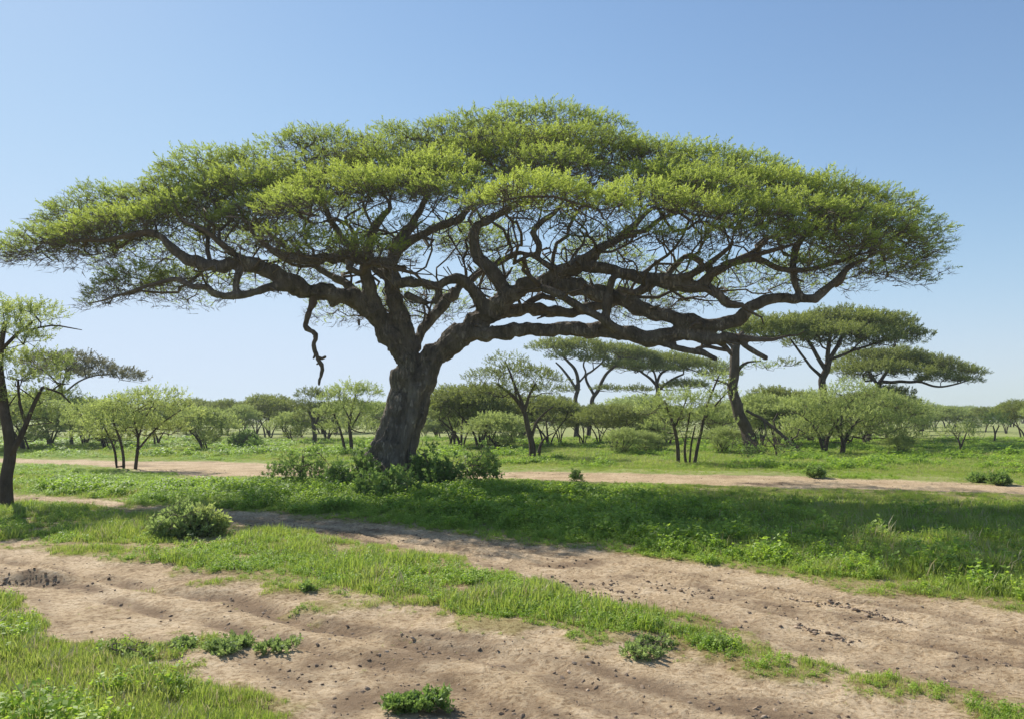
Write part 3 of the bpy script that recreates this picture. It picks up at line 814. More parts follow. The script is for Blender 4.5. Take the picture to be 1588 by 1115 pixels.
# bark relief: long ridges running along each limb, knots across
ax = tp[near] - tp[np.maximum(tpar[near], 0)]; ax /= np.linalg.norm(ax, axis=1)[:, None] + 1e-9
off = co - tp[near]; off -= (off * ax).sum(1)[:, None] * ax
ref = np.where(np.abs(ax[:, [2]]) > .6, np.array([[1.0, 0, 0]]), np.array([[0, 0, 1.0]]))
U = np.cross(ax, ref); U /= np.linalg.norm(U, axis=1)[:, None] + 1e-9; W = np.cross(ax, U)
ang = np.arctan2((off * W).sum(1), (off * U).sum(1)); s = ts[near] + ((co - tp[near]) * ax).sum(1)
rr = np.clip(tr[near], .05, .5)
circ = ang * (1 + rr * 3)
cxn, cyn = np.cos(ang), np.sin(ang)
rid = 0
for fq, am in ((1.1, 1.0), (2.3, .6), (4.6, .35)):
    rid = rid + am * (np.abs(vnoise(cxn * fq * 2.2 + s * .35 + 7 + tl[near], cyn * fq * 2.2 - s * .12 + 3, 5) - .5) * 2 - .5)
kn = (fbm(co[:, 0] * 3 + co[:, 1] * 2, co[:, 2] * 3, 6, 4) - .5)
co = co + no * ((rid * .085 * np.minimum(1, rr / .3) + kn * .34 * np.minimum(1, rr / .25)) * np.minimum(rr, .42) / .42 * 1.0 + kn * .02)[:, None]

tree = link('acacia_tree', None, label='huge spreading umbrella acacia tree with thick leaning trunk and flat green crown', cat='tree')
base = np.array([gnd(620, 750)[0], 20.0, 0.0])
tree.location = base
fl = tl[near][wf[:, 0]]
def sub_mesh(mask, name):
    f = wf[mask]; used, inv = np.unique(f, return_inverse=True)
    return new_mesh(name, co[used] - base, [inv.reshape(-1, 4)], [M_BARK], True)
limb_obj = {}
me_nrm = None
for k in range(0, len(LIMBS) + 1):
    msk = fl == k
    if msk.sum() < 8: continue
    limb_obj[k] = link('trunk' if k == 0 else 'limb', sub_mesh(msk, 'trunk' if k == 0 else 'limb'), tree)

# branches and twigs, gathered under the limb that carries them
bt, tw = {}, {}
for P, q, i0 in chains(sk, rad):
    l = sk.limb[i0]
    if l == 0 or l not in limb_obj: l = 0
    if i0 < n_traced:
        ok = q < .075
        if not ok.any(): continue
        e = max(0, np.where(ok)[0][0] - 2); P, q = P[e:], q[e:]
        if len(P) < 2: continue
    bt.setdefault(l, Tubes()).add(P - base, q, sides_for(q.max()))
gk = np.random.default_rng(91)
for i_ in gk.choice(n_traced, 90, replace=False):          # snags and broken stubs on the limbs
    l = sk.limb[i_]
    if l not in limb_obj or l == 0 or sk.r0[i_] < .05: continue
    dv = gk.normal(0, 1, 3); dv[2] = abs(dv[2]) * gk.choice([1, -.7]); dv /= np.linalg.norm(dv)
    r_ = sk.r0[i_]; ln = r_ + gk.uniform(.10, .32); q0 = min(.05, r_ * .4) * gk.uniform(.5, 1)
    md_ = dv + gk.normal(0, .3, 3)
    P = np.array([sk.p[i_], sk.p[i_] + dv * (r_ + .03), sk.p[i_] + dv * (r_ + .03) + md_ * (ln - r_) * .6, sk.p[i_] + dv * (r_ + .03) + md_ * (ln - r_)])
    bt.setdefault(l, Tubes()).add(P - base, np.array([q0, q0, q0 * .8, q0 * gk.uniform(.3, .7)]), 6)
for l, t in bt.items():
    link('branches', t.mesh('branches', M_TWIG if l else M_TWIG), limb_obj[l], kind='stuff')
for t in DEAD:
    T = Tubes(); C = catmull(L4(t), .06)
    C[:, :3] += (np.random.RandomState(2).rand(len(C), 3) - .5) * .03
    C[:, 3] *= 1 + .5 * (vnoise(np.arange(len(C)) * .8, np.zeros(len(C)), 2) - .5)
    T.add(C[:, :3] - base, C[:, 3], 8)
    for rows in ([(491, 553, 19.5, 3), (499, 556, 19.5, 2.6), (505, 553, 19.5, 2)], [(490, 548, 19.5, 2.5), (486, 556, 19.5, 1.6)], [(496, 562, 19.5, 2), (491, 565, 19.5, 1.2)]):
        C = catmull(L4(rows), .05); T.add(C[:, :3] - base, C[:, 3], 6)
    link('dead_branch', T.mesh('dead_branch', M_TWIG), limb_obj[1], label='bare crooked dead branch hanging below the left limb')
for t in STUBS[3:]:
    T = Tubes(); C = catmull(L4(t), .06); T.add(C[:, :3] - base, C[:, 3], 7)
    link('broken_branch', T.mesh('broken_branch', M_TWIG), tree)

templ = sprig_templates(rng, 10, .21, .062, .019, 19)
def bare_templates(g, n):
    out = []
    for _ in range(n):
        V, Fc = [], []
        def tw(a, b, w):
            sd = np.cross(b - a, g.normal(0, 1, 3)); sd /= np.linalg.norm(sd) + 1e-9; k = len(V)
            V.extend([a + sd * w, a - sd * w, b]); Fc.append([k, k + 1, k + 2])
        z = np.zeros(3); m_ = np.array([g.uniform(-.06, .06), g.uniform(-.06, .06), .2]); e_ = m_ + np.array([g.uniform(-.1, .1), g.uniform(-.1, .1), .18])
        tw(z, m_ * 1.25, .008); tw(m_, e_, .006)
        for _k in range(4):
            t = g.uniform(.3, 1); p = m_ * t; tw(p, p + np.array([g.uniform(-.16, .16), g.uniform(-.16, .16), g.uniform(0, .14)]), .005)
        out.append((np.array(V), np.array(Fc)))
    return out
bare = bare_templates(rng, 6)
for p in pads:
    n = int(p.area * 114 * p.dens)
    go_ = np.array([(p.c[0] - CX) / 11.8 * .7, (p.c[1] - CY) / 5 * .35, 0])
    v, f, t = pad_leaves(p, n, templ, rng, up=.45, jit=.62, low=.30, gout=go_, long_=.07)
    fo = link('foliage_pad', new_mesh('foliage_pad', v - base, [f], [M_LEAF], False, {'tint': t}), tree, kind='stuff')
    n = int(p.area * (62 if p.c[0] < 4 else 44))
    P, o_, q_, f_ = p.sample(n, rng, -.5, .55, 1.0, 1.0)
    D = np.array([0, 0, .35]) + o_ * .8 + go_ + rng.normal(0, .55, (n, 3)) * np.array([1, 1, .7])
    v, f, t = scatter(bare, P, D, rng.uniform(.7, 1.4, n), np.zeros(n), rng)
    link('twigs', new_mesh('twigs', v - base, [f], [M_TWIG], False), fo, kind='stuff')
print('great tree', round(time.time() - T0, 1), 'pads', len(pads), 'area', sum(p.area for p in pads))
# ------------------------------------------------------------------ generic smaller trees
def finish_tree(name, sk, pads, rng, base, label, cat, group, leaf_mat, bark_mat, tip, nexp, twig_d, leaf_d, templ, sup_d=1.0, wig=.2, seg=.3, bf=.1,
                start_min=.5, up=.7, outw=.7, jit=.5, low=.05, pad_parts=False, minr=0.0):
    nt = len(sk.p)
    sup = np.concatenate([p.sample(max(2, int(p.area * sup_d)), rng, -.4, .2, 1, .8)[0] for p in pads])
    grow(sk, sup, bf, rng, seg=seg, wig=wig, ang=.7, start_min=start_min)
    ns = len(sk.p)
    tw = np.concatenate([p.sample(max(3, int(p.area * twig_d)), rng, -.1, .85, 1, 1.0)[0] for p in pads])
    grow(sk, tw, .05, rng, seg=seg, wig=wig * .7, ang=.45, cand=range(nt, ns))
    r = radii(sk, tip, nexp)
    T, B = Tubes(), Tubes()
    for P, q, i0 in chains(sk, r):
        (T if i0 < nt else B).add(P - base, np.maximum(q, minr), min(9, sides_for(q.max())))
    root = link(name, None, None, label, cat, group)
    root.location = base
    tr = link('trunk', T.mesh('trunk', bark_mat), root)
    if B.v: link('branches', B.mesh('branches', bark_mat), tr, kind='stuff')
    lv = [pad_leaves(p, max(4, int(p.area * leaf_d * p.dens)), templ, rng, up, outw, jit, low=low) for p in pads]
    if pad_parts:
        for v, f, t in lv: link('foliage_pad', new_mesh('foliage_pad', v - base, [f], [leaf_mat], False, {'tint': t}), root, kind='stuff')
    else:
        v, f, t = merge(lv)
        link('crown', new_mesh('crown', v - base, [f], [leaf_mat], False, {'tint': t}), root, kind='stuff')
    return root

def traced_tree(name, D, ubase, vbase, stems, padrows, label, group=None, leaf_mat=None, bark=None, seed=1, rk=.72, **kw):
    """stems: rows (u, v, r_px[, dd]); pads: (u, v_top, hw, th, dd, dens, tint) at distance D"""
    g = np.random.default_rng(seed); s = Skel()
    def row(q): return [*at(q[0], q[1], D + (q[3] if len(q) > 3 else 0)), q[2] * rk * D / F]
    for k, st in enumerate(stems): add_limb(s, np.array([row(q) for q in st]), k, .15, .4, g, root=(k == 0))
    b = np.array([at(ubase, vbase, D)[0], D, 0.0])
    P = []
    for u, v, hw, th, dd, de, ti in padrows:
        kk = (D + dd) / F
        P.append(Pad(at(u, v + th, D + dd), hw * kk, hw * kk * g.uniform(.75, 1), th * kk, g, (0, 0), de, ti))
    return finish_tree(name, s, P, g, b, label, 'tree', group, leaf_mat or M_LEAF_OLIVE, bark or M_BARK2, **kw)

g0 = np.random.default_rng(3)
TP_MID = sprig_templates(g0, 6, .34, .12, .05, 12)
TP_FINE = sprig_templates(g0, 6, .20, .060, .022, 14)
TP_SMALL = sprig_templates(g0, 6, .26, .085, .036, 11)
TP_FAR = sprig_templates(g0, 5, .45, .19, .085, 9)
UMB = dict(tip=.010, nexp=2.2, twig_d=8, leaf_d=66, templ=TP_MID, sup_d=.7, seg=.4, wig=.16, start_min=1.5, pad_parts=True)

# umbrella acacias beyond the far track
traced_tree('acacia_tree', 45, 1276, 692, [
    [(1276, 694, 9), (1277, 640, 8), (1275, 600, 8), (1281, 575, 7.5), (1285, 560, 7)],
    [(1283, 566, 5), (1296, 540, 4.5), (1310, 520, 4), (1330, 508, 3), (1350, 500, 2)],
    [(1281, 575, 5), (1270, 555, 4.5), (1258, 535, 4), (1240, 515, 3.2), (1222, 505, 2.5)],
    [(1283, 560, 5), (1286, 530, 4.5), (1290, 510, 3.5), (1296, 495, 2.5)],
    [(1275, 585, 4), (1258, 570, 3), (1240, 545, 2.5), (1225, 525, 2)],
    [(1285, 558, 3.5), (1320, 545, 2.8), (1360, 532, 2.2), (1395, 525, 1.6)],
    [(1240, 516, 2.5), (1200, 522, 2), (1160, 524, 1.5)]],
    [(1300, 480, 60, 24, 0, 1.1, .55), (1350, 484, 56, 24, 1, 1.1, .5), (1260, 486, 44, 20, 1.5, 1, .5), (1230, 492, 60, 26, -1, 1.1, .62), (1175, 490, 52, 26, -1.5, 1.1, .68), (1145, 498, 36, 20, -1, 1, .6), (1265, 505, 40, 18, -2, 1, .6),
     (1390, 500, 40, 22, 0, 1, .5), (1415, 512, 26, 14, .5, 1, .45), (1320, 505, 44, 18, -1.5, .9, .5), (1280, 490, 60, 22, 3, .9, .5), (1220, 560, 18, 8, 0, .5, .4), (1340, 492, 60, 22, 3, .9, .5), (1300, 500, 56, 28, -2.5, .7, .5), (1365, 508, 44, 26, -1.5, .7, .45), (1200, 506, 50, 24, -2, .7, .6), (1250, 520, 40, 18, .5, .45, .4), (1330, 524, 40, 16, 1, .45, .4), (1395, 520, 34, 16, 1, .5, .4)],
    'tall flat-topped umbrella acacia with forked trunk rising behind bushes', seed=21, **UMB)
traced_tree('acacia_tree', 55, 1362, 683, [
    [(1345, 684, 7), (1352, 640, 6), (1360, 608, 5.5), (1366, 590, 5)],
    [(1363, 600, 4), (1350, 582, 3.5), (1345, 570, 3), (1335, 562, 2)],
    [(1366, 590, 4), (1375, 575, 3.4), (1385, 565, 2.6)],
    [(1366, 592, 4), (1395, 592, 3.4), (1425, 590, 3), (1440, 580, 2.4), (1450, 572, 2)],
    [(1425, 591, 2.6), (1455, 600, 2.2), (1485, 595, 1.6), (1505, 588, 1)]],
    [(1345, 542, 46, 22, 0, 1.1, .45), (1390, 540, 46, 20, 0, 1.1, .45), (1430, 552, 48, 20, 0, 1.1, .42), (1475, 564, 40, 16, 0, 1.05, .42), (1505, 572, 24, 12, 0, .9, .4), (1320, 560, 34, 20, -1, 1, .5), (1370, 560, 40, 16, -2, 1, .5),
     (1400, 548, 50, 18, 3, .9, .45), (1500, 586, 20, 8, 0, .7, .3), (1355, 560, 44, 22, -2, .7, .45), (1420, 566, 46, 18, -2, .7, .42), (1460, 580, 40, 12, -1, .5, .38), (1330, 580, 30, 12, 0, .4, .4)],
    'wide umbrella acacia with long flat crown sweeping over low thorn bushes', seed=22, **UMB)
traced_tree('acacia_tree', 62, 905, 680, [
    [(893, 681, 5.5), (893, 645, 5), (893, 615, 4.5), (897, 595, 4.2), (892, 575, 3.6), (880, 560, 2.8), (870, 550, 2)],
    [(895, 605, 3.2), (884, 588, 3), (872, 572, 2.4), (862, 562, 1.6)],
    [(912, 681, 5), (914, 645, 4.8), (920, 618, 4.6), (930, 600, 4), (940, 582, 3.4), (955, 565, 2.6), (965, 555, 2)],
    [(921, 612, 3.2), (912, 596, 3), (909, 582, 2.6), (918, 575, 2.2), (935, 560, 1.8), (940, 545, 1.4)],
    [(893, 598, 2.4), (908, 580, 2), (905, 565, 1.8), (912, 548, 1.4)]],
    [(858, 525, 36, 20, 0, 1.1, .6), (900, 524, 38, 20, 0, 1.1, .6), (880, 545, 26, 12, -1, 1, .55), (955, 534, 44, 18, 0, 1.1, .58), (985, 540, 36, 16, 1, 1, .55), (925, 552, 26, 10, -1, 1, .5), (965, 560, 30, 10, -1, .9, .5), (940, 598, 20, 8, 0, .7, .4), (880, 600, 18, 8, 0, .6, .4)],
    'twin-stemmed umbrella acacia with sinuous bare trunks against the pale sky', seed=23, **UMB)
traced_tree('acacia_tree', 64, 1020, 679, [
    [(1022, 680, 6), (1021, 640, 5.2), (1020, 610, 5), (1017, 592, 4.2)],
    [(1018, 597, 3.4), (1005, 585, 2.8), (992, 575, 2.2)], [(1018, 597, 3.2), (1025, 580, 2.8), (1040, 570, 2.2)],
    [(1021, 605, 3.2), (1040, 590, 2.6), (1060, 580, 2)], [(1019, 600, 2.6), (1015, 580, 2.2), (1010, 570, 1.6)]],
    [(1000, 545, 44, 22, 0, 1.1, .58), (1045, 548, 44, 20, 0, 1.1, .55), (1085, 556, 40, 18, 0, 1, .5), (970, 560, 30, 14, 0, 1, .5), (1020, 565, 40, 12, -1, 1, .55), (1060, 590, 36, 12, 0, .9, .45), (1115, 570, 30, 14, 1, .9, .48), (985, 600, 24, 8, 0, .7, .42)],
    'umbrella acacia with short fan of dark branches behind the thicket', seed=24, **UMB)
traced_tree('acacia_tree', 46, 105, 691, [
    [(112, 692, 6), (108, 650, 5.5), (100, 620, 5), (92, 595, 4.5)], [(98, 610, 3.5), (125, 590, 2.8), (150, 582, 2.2), (180, 580, 1.6)],
    [(94, 600, 3.5), (75, 580, 3), (60, 570, 2)], [(95, 600, 3), (105, 575, 2.5), (120, 560, 2)]],
    [(70, 548, 44, 22, 0, 1, .08), (115, 546, 40, 22, 0, 1, .06), (150, 560, 34, 18, 0, 1, .05), (185, 572, 34, 15, 0, .95, .05), (210, 582, 20, 10, 0, .8, .05), (90, 565, 50, 20, 1.5, .9, .3)],
    'brownish umbrella acacia spreading flat layers behind the small multi-stemmed tree', seed=25, rk=.45, leaf_mat=M_LEAF_BROWN, **dict(UMB, leaf_d=44))

# nearer individual thorn trees
SM = dict(tip=.006, nexp=2.2, twig_d=14, leaf_d=75, templ=TP_SMALL, sup_d=2.2, seg=.28, wig=.18, start_min=.5, leaf_mat=M_LEAF_GREY)
D1 = 15.0
traced_tree('thorn_tree', D1, 12, 785, [
    [(11, 790, 12), (12, 740, 10.5), (15, 700, 10), (14, 660, 9), (6, 620, 8), (-4, 580, 7), (0, 540, 5), (8, 500, 4)],
    [(16, 705, 6), (32, 675, 5), (45, 645, 4), (56, 620, 3.4), (66, 600, 2.6)],
    [(6, 620, 5), (-20, 585, 4.5), (-45, 550, 4)], [(0, 545, 3.5), (25, 520, 3), (50, 500, 2)], [(40, 655, 3), (30, 625, 2.5), (28, 590, 2)],
    [(66, 600, 2.2), (95, 610, 1.6), (110, 625, 1)], [(45, 512, 2), (80, 505, 1.6), (105, 508, 1.2), (127, 512, .7)]],
    [(20, 464, 46, 30, 0, 1, .5), (60, 472, 36, 28, 0, .9, .45), (-20, 470, 50, 36, 0, 1, .5), (5, 500, 60, 34, -.4, .9, .5), (70, 500, 26, 20, .2, .6, .4), (-40, 520, 50, 40, .3, .9, .45), (50, 540, 52, 30, .3, .7, .45), (10, 560, 40, 30, -.4, .5, .45),
     (70, 570, 44, 26, 0, .6, .45), (90, 600, 36, 22, .3, .5, .42), (40, 600, 40, 26, .3, .5, .42), (-40, 590, 40, 36, 0, .7, .42), (60, 635, 34, 18, .3, .35, .4), (105, 560, 18, 12, 0, .3, .35)],
    'slender thorn tree with straight trunk and thin airy crown beside the narrow track', seed=31, rk=.85, **dict(SM, leaf_d=150, templ=TP_FINE))
traced_tree('thorn_tree', 25.6, 200, 727, [
    [(210, 728, 4.5), (213, 700, 4), (214, 680, 3.6), (210, 660, 3), (205, 640, 2.2)],
    [(213, 698, 3), (228, 680, 2.6), (245, 662, 2.2), (262, 648, 1.8), (280, 636, 1.2)],
    [(192, 731, 4), (191, 705, 3.4), (186, 680, 3), (176, 655, 2.2)], [(181, 724, 3.4), (178, 700, 3), (168, 675, 2.4), (155, 650, 1.8)], [(214, 682, 2.4), (222, 655, 2), (235, 630, 1.4)]],
    [(200, 610, 50, 26, 0, .85, .5), (240, 602, 46, 28, 0, .8, .5), (160, 622, 46, 26, 0, .9, .5), (130, 640, 34, 24, 0, .8, .45), (270, 625, 34, 26, 0, .7, .45), (190, 640, 60, 28, -.4, .8, .48), (240, 645, 44, 24, .3, .7, .45), (140, 665, 36, 18, .2, .55, .42), (265, 655, 30, 16, .2, .5, .42), (200, 665, 50, 18, .3, .5, .42), (285, 598, 14, 24, 0, .25, .3)],
    'small multi-stemmed thorn tree with fine grey-green crown on the verge of the far track', seed=32, rk=.6, **SM)
traced_tree('thorn_tree', 32.3, 826, 710, [
    [(826, 713, 7), (826, 690, 6), (820, 665, 5), (812, 640, 4.2), (800, 620, 3.4), (785, 605, 2.6), (772, 595, 2)],
    [(816, 655, 3.6), (810, 625, 3), (800, 600, 2.4), (790, 575, 1.8), (783, 560, 1.4)],
    [(824, 680, 3), (832, 655, 2.6), (845, 640, 1.8), (858, 630, 1.2)], [(813, 640, 3), (820, 615, 2.6), (830, 595, 1.8)], [(802, 622, 2.2), (798, 598, 1.8)], [(834, 712, 4), (838, 690, 2.6), (846, 678, 1.4), (860, 670, .9)]],
    [(785, 548, 30, 20, 0, .8, .42), (800, 562, 40, 20, -.3, .9, .45), (755, 572, 36, 20, 0, .9, .45), (830, 570, 36, 20, 0, .9, .45), (858, 582, 24, 14, 0, .8, .42), (735, 590, 26, 18, 0, .8, .42), (790, 590, 44, 20, .4, .9, .45), (840, 595, 34, 16, .3, .7, .42), (765, 600, 30, 14, -.3, .7, .42), (850, 640, 24, 12, .3, .35, .4)],
    'open-branched thorn tree with thick forked base and tiered dark crown', seed=33, rk=.85, **dict(SM, leaf_mat=M_LEAF_OLIVE, leaf_d=60))
traced_tree('thorn_tree', 28, 1066, 722, [
    [(1052, 723, 4.4), (1050, 690, 4), (1046, 665, 3.4), (1038, 640, 2.6), (1030, 620, 1.8)],
    [(1076, 724, 4), (1082, 690, 3.4), (1090, 655, 3), (1098, 625, 2.4), (1110, 595, 1.8), (1118, 575, 1.2)],
    [(1064, 722, 3), (1062, 695, 2.6), (1066, 665, 2), (1070, 640, 1.6)], [(1069, 722, 2.4), (1072, 690, 2), (1078, 660, 1.5)], [(1092, 650, 2), (1112, 625, 1.8), (1130, 605, 1.2)], [(1046, 664, 2), (1056, 640, 1.8), (1066, 615, 1.2)]],
    [(1050, 605, 44, 24, 0, .75, .5), (1105, 572, 30, 26, 0, .5, .45), (1085, 600, 40, 26, .3, .6, .48), (1020, 620, 34, 22, 0, .75, .5), (1070, 630, 48, 22, -.3, .7, .5), (1125, 600, 28, 24, 0, .45, .42), (1030, 648, 36, 18, .3, .6, .45), (1105, 640, 34, 18, .3, .45, .42), (1065, 665, 36, 16, .3, .35, .42)],
    'clump-stemmed thorn tree with reddish bare lower stems and sparse crown by the far track', seed=34, bark=M_BARK2, **SM)
traced_tree('thorn_tree', 35, 1304, 703, [
    [(1306, 706, 6), (1308, 685, 5), (1300, 665, 4), (1290, 645, 3), (1282, 630, 2)], [(1308, 688, 4), (1320, 665, 3.2), (1335, 645, 2.4)], [(1280, 702, 4.5), (1284, 680, 4), (1296, 655, 3), (1312, 630, 2)],
    [(1278, 702, 4), (1270, 675, 3), (1258, 655, 2.2)], [(1304, 668, 2.6), (1306, 645, 2), (1316, 625, 1.4)]],
    [(1320, 590, 40, 24, 0, .85, .5), (1280, 605, 40, 24, 0, .9, .5), (1360, 605, 44, 26, 0, .95, .52), (1400, 620, 34, 22, 0, .9, .48), (1240, 615, 38, 24, 0, .9, .48), (1320, 625, 60, 28, -.5, .95, .52), (1380, 640, 48, 24, -.3, .9, .5), (1260, 640, 50, 26, .3, .9, .48), (1230, 660, 34, 20, .3, .8, .45), (1340, 655, 60, 22, .3, .8, .48), (1285, 665, 44, 18, .4, .6, .45), (1395, 665, 36, 16, .4, .6, .45)],
    'broad bushy thorn tree with several dark stems below the forked umbrella acacia', seed=35, **SM)
traced_tree('thorn_tree', 35, 540, 705, [
    [(545, 708, 4.5), (545, 685, 4), (542, 660, 3.4), (545, 635, 2.6), (552, 612, 1.8)], [(536, 706, 3.4), (532, 685, 3), (526, 662, 2.4), (518, 642, 1.6)], [(544, 665, 2.4), (555, 645, 2), (565, 628, 1.4)], [(543, 650, 2), (532, 630, 1.6), (525, 615, 1.2)]],
    [(545, 592, 34, 22, 0, 1, .55), (570, 596, 26, 20, 0, 1, .55), (518, 604, 26, 20, 0, .95, .52), (540, 620, 44, 24, -.4, .95, .55), (508, 630, 22, 18, 0, .8, .5), (578, 625, 22, 22, 0, .8, .5), (545, 650, 42, 18, .3, .6, .48), (575, 655, 20, 16, .3, .5, .45), (515, 660, 20, 14, .3, .45, .45)],
    'round-headed pale green thorn tree with two slim stems beside the big trunk', seed=36, **SM)
traced_tree('thorn_tree', 50, 487, 687, [
    [(487, 688, 5), (487, 668, 4.4), (484, 650, 3.4), (478, 635, 2.4)], [(487, 662, 3), (496, 640, 2.4), (504, 625, 1.6)], [(487, 655, 2.4), (488, 630, 1.8)]],
    [(480, 604, 22, 14, 0, 1, .3), (502, 606, 20, 14, 0, 1, .25), (465, 618, 18, 14, 0, .9, .28), (488, 624, 30, 16, -.5, 1, .28), (505, 635, 18, 12, .3, .8, .28), (470, 640, 18, 12, .3, .7, .28)],
    'dark-trunked thorn tree with deep green crown just left of a paler one', seed=37, **dict(SM, leaf_mat=M_LEAF_OLIVE, templ=TP_MID, leaf_d=55, sup_d=1.2, twig_d=8))
traced_tree('thorn_tree', 36, 1490, 705, [
    [(1489, 706, 2.6), (1490, 692, 2.4), (1485, 680, 1.8), (1479, 672, 1.2)], [(1490, 693, 2), (1495, 680, 1.6), (1499, 670, 1)], [(1486, 682, 1.3), (1488, 670, .9)]],
    [(1478, 662, 22, 12, 0, .45, .42), (1500, 662, 20, 12, 0, .45, .42), (1488, 656, 22, 12, .2, .4, .42), (1465, 672, 14, 8, 0, .3, .4), (1512, 672, 12, 8, 0, .3, .4)],
    'lone small bare-looking thorn sapling standing in the open meadow', seed=38, **dict(SM, twig_d=22))
traced_tree('thorn_tree', 52, 1542, 685, [
    [(1542, 686, 2), (1543, 672, 1.8), (1540, 660, 1.3)], [(1543, 674, 1.5), (1549, 660, 1.2)]],
    [(1538, 644, 16, 10, 0, .6, .42), (1550, 640, 14, 10, 0, .6, .42), (1545, 652, 18, 8, .2, .6, .42)],
    'little thorn sapling with short trunk in front of the distant treeline', seed=39, **dict(SM, templ=TP_MID, leaf_d=50))
# old leaning trunk
traced_tree('dead_tree', 35, 1165, 705, [
    [(1169, 708, 11), (1162, 680, 10), (1152, 655, 9.5), (1142, 630, 9), (1134, 605, 8.5), (1137, 580, 8), (1139, 560, 8), (1141, 540, 7), (1147, 525, 5), (1152, 515, 3)],
    [(1138, 585, 3.5), (1148, 570, 3), (1160, 562, 2), (1180, 560, 1.2)], [(1141, 545, 3), (1128, 532, 2.4), (1110, 528, 1.6)], [(1136, 600, 2.4), (1120, 592, 2), (1105, 588, 1.2)], [(1146, 640, 2), (1152, 625, 1.4)]],
    [(1175, 562, 24, 10, 0, .5, .42), (1115, 585, 18, 10, 0, .45, .42), (1195, 566, 16, 7, 0, .35, .4), (1130, 560, 14, 12, .2, .4, .4)],
    'thick crooked half-dead trunk with few leafy twigs leaning among grey scrub', seed=40, rk=.95, bark=M_BARK_TAN, **dict(SM, leaf_d=50))
print('traced trees', round(time.time() - T0, 1))

# ------------------------------------------------------------------ thicket of bushy thorn trees: templates, then one object per tree
def bush_template(seed, H, Wd, nst, leaf_mat, base_lo, templ, label, group, dens=1.0):
    g = np.random.default_rng(seed); s = Skel()
    for k in range(nst):
        a = g.uniform(0, 6.28); lean = g.uniform(.25, .6) * Wd * .5
        b0 = g.normal(0, .10 * (nst > 1), 2); z1 = H * g.uniform(.45, .62)
        e = np.array([math.cos(a) * lean, math.sin(a) * lean])
        r0 = g.uniform(.045, .075) * H / 3.5 * (1.5 if nst < 3 else 1)
        add_limb(s, np.array([[b0[0], b0[1], -.05, r0], [b0[0] + e[0] * .2, b0[1] + e[1] * .2, z1 * .35, r0 * .85], [b0[0] + e[0] * .55, b0[1] + e[1] * .55, z1 * .7, r0 * .65], [b0[0] + e[0], b0[1] + e[1], z1, r0 * .4]]), k, .2, .6, g, root=True)
    P = []
    n = 15
    for k in range(n):
        a = k * 2.4 + g.uniform(-.4, .4); q = math.sqrt((k + .5) / n)
        zt = base_lo + (1 - base_lo) * (1 - q ** 2.2 * .55) * g.uniform(.8, 1.0)
        rr = Wd * g.uniform(.16, .25)
        P.append(Pad((math.cos(a) * q * Wd * .40, math.sin(a) * q * Wd * .40, H * zt - .35 * H * .3), rr, rr, H * g.uniform(.11, .17), g, (0, 0), dens * g.uniform(.8, 1.1), g.uniform(.3, .65)))
    for k in range(7):
        a = g.uniform(0, 6.28); q = g.uniform(.1, 1)
        rr = Wd * g.uniform(.14, .2)
        P.append(Pad((math.cos(a) * q * Wd * .36, math.sin(a) * q * Wd * .36, H * g.uniform(base_lo * .8, base_lo + .2)), rr, rr, H * .1, g, (0, 0), dens * .6, g.uniform(.25, .5)))
    return finish_tree('thorn_bush_tree', s, P, g, np.zeros(3), label, 'tree', group, leaf_mat, M_BARK2, tip=.007, nexp=2.2, twig_d=7, leaf_d=38, templ=templ, sup_d=1.2, seg=.35, wig=.2, start_min=.6, jit=.6)

LB = ['bushy round thorn tree with low grey-green crown in the thicket beyond the far track',
      'flat-crowned olive thorn tree with clear short stems in the thicket beyond the far track',
      'dense low thorn bush with foliage almost to the ground beyond the far track',
      'slim single-stemmed thorn tree with small tufted crown in the thicket beyond the far track']
GRP = 'thorn trees of the thicket beyond the far track'
TPL = [bush_template(51, 3.5, 4.2, 5, M_LEAF_GREY, .36, TP_MID, LB[0], GRP), bush_template(52, 3.6, 4.6, 4, M_LEAF_OLIVE, .52, TP_MID, LB[1], GRP),
       bush_template(53, 2.6, 3.8, 6, M_LEAF_GREY, .2, TP_MID, LB[2], GRP), bush_template(54, 3.8, 3.2, 1, M_LEAF_OLIVE, .5, TP_MID, LB[3], GRP)]
TH = [3.5, 3.6, 2.6, 3.8]; TW = [4.2, 4.6, 3.8, 3.2]
THICKET = [  # u, v of the foot, v of the top, variant
    (-40, 702, 600, 0), (40, 698, 612, 2), (75, 694, 605, 0), (130, 690, 618, 1), (165, 696, 628, 2), (245, 690, 622, 0), (318, 698, 632, 2), (298, 672, 618, 1), (352, 675, 618, 3), (375, 680, 628, 0), (396, 672, 622, 1),
    (418, 678, 612, 1), (440, 676, 626, 0), (452, 684, 640, 2), (462, 670, 628, 1), (520, 672, 622, 0), (585, 676, 624, 0), (680, 680, 622, 2), (700, 690, 616, 0), (715, 694, 598, 1), (742, 695, 598, 1), (762, 692, 604, 0), (790, 690, 618, 3),
    (775, 700, 640, 2), (850, 692, 612, 1), (868, 688, 622, 0), (905, 690, 630, 1), (928, 688, 627, 1), (953, 699, 627, 1), (985, 688, 630, 0), (1008, 682, 622, 0), (1035, 690, 632, 1), (965, 706, 664, 2), (1000, 704, 668, 2), (1020, 700, 655, 2), (1110, 692, 625, 0), (1120, 704, 662, 2),
    (1180, 694, 612, 0), (1205, 690, 600, 1), (1230, 694, 618, 2), (1255, 688, 606, 0), (1345, 688, 606, 1), (1378, 684, 596, 3), (1400, 680, 612, 0), (1425, 674, 630, 2), (1450, 668, 628, 0), (1478, 669, 630, 0), (1505, 668, 634, 2), (1528, 670, 630, 3),
    (1560, 672, 626, 0), (1590, 678, 620, 1), (1630, 680, 615, 0), (1395, 706, 676, 2)]
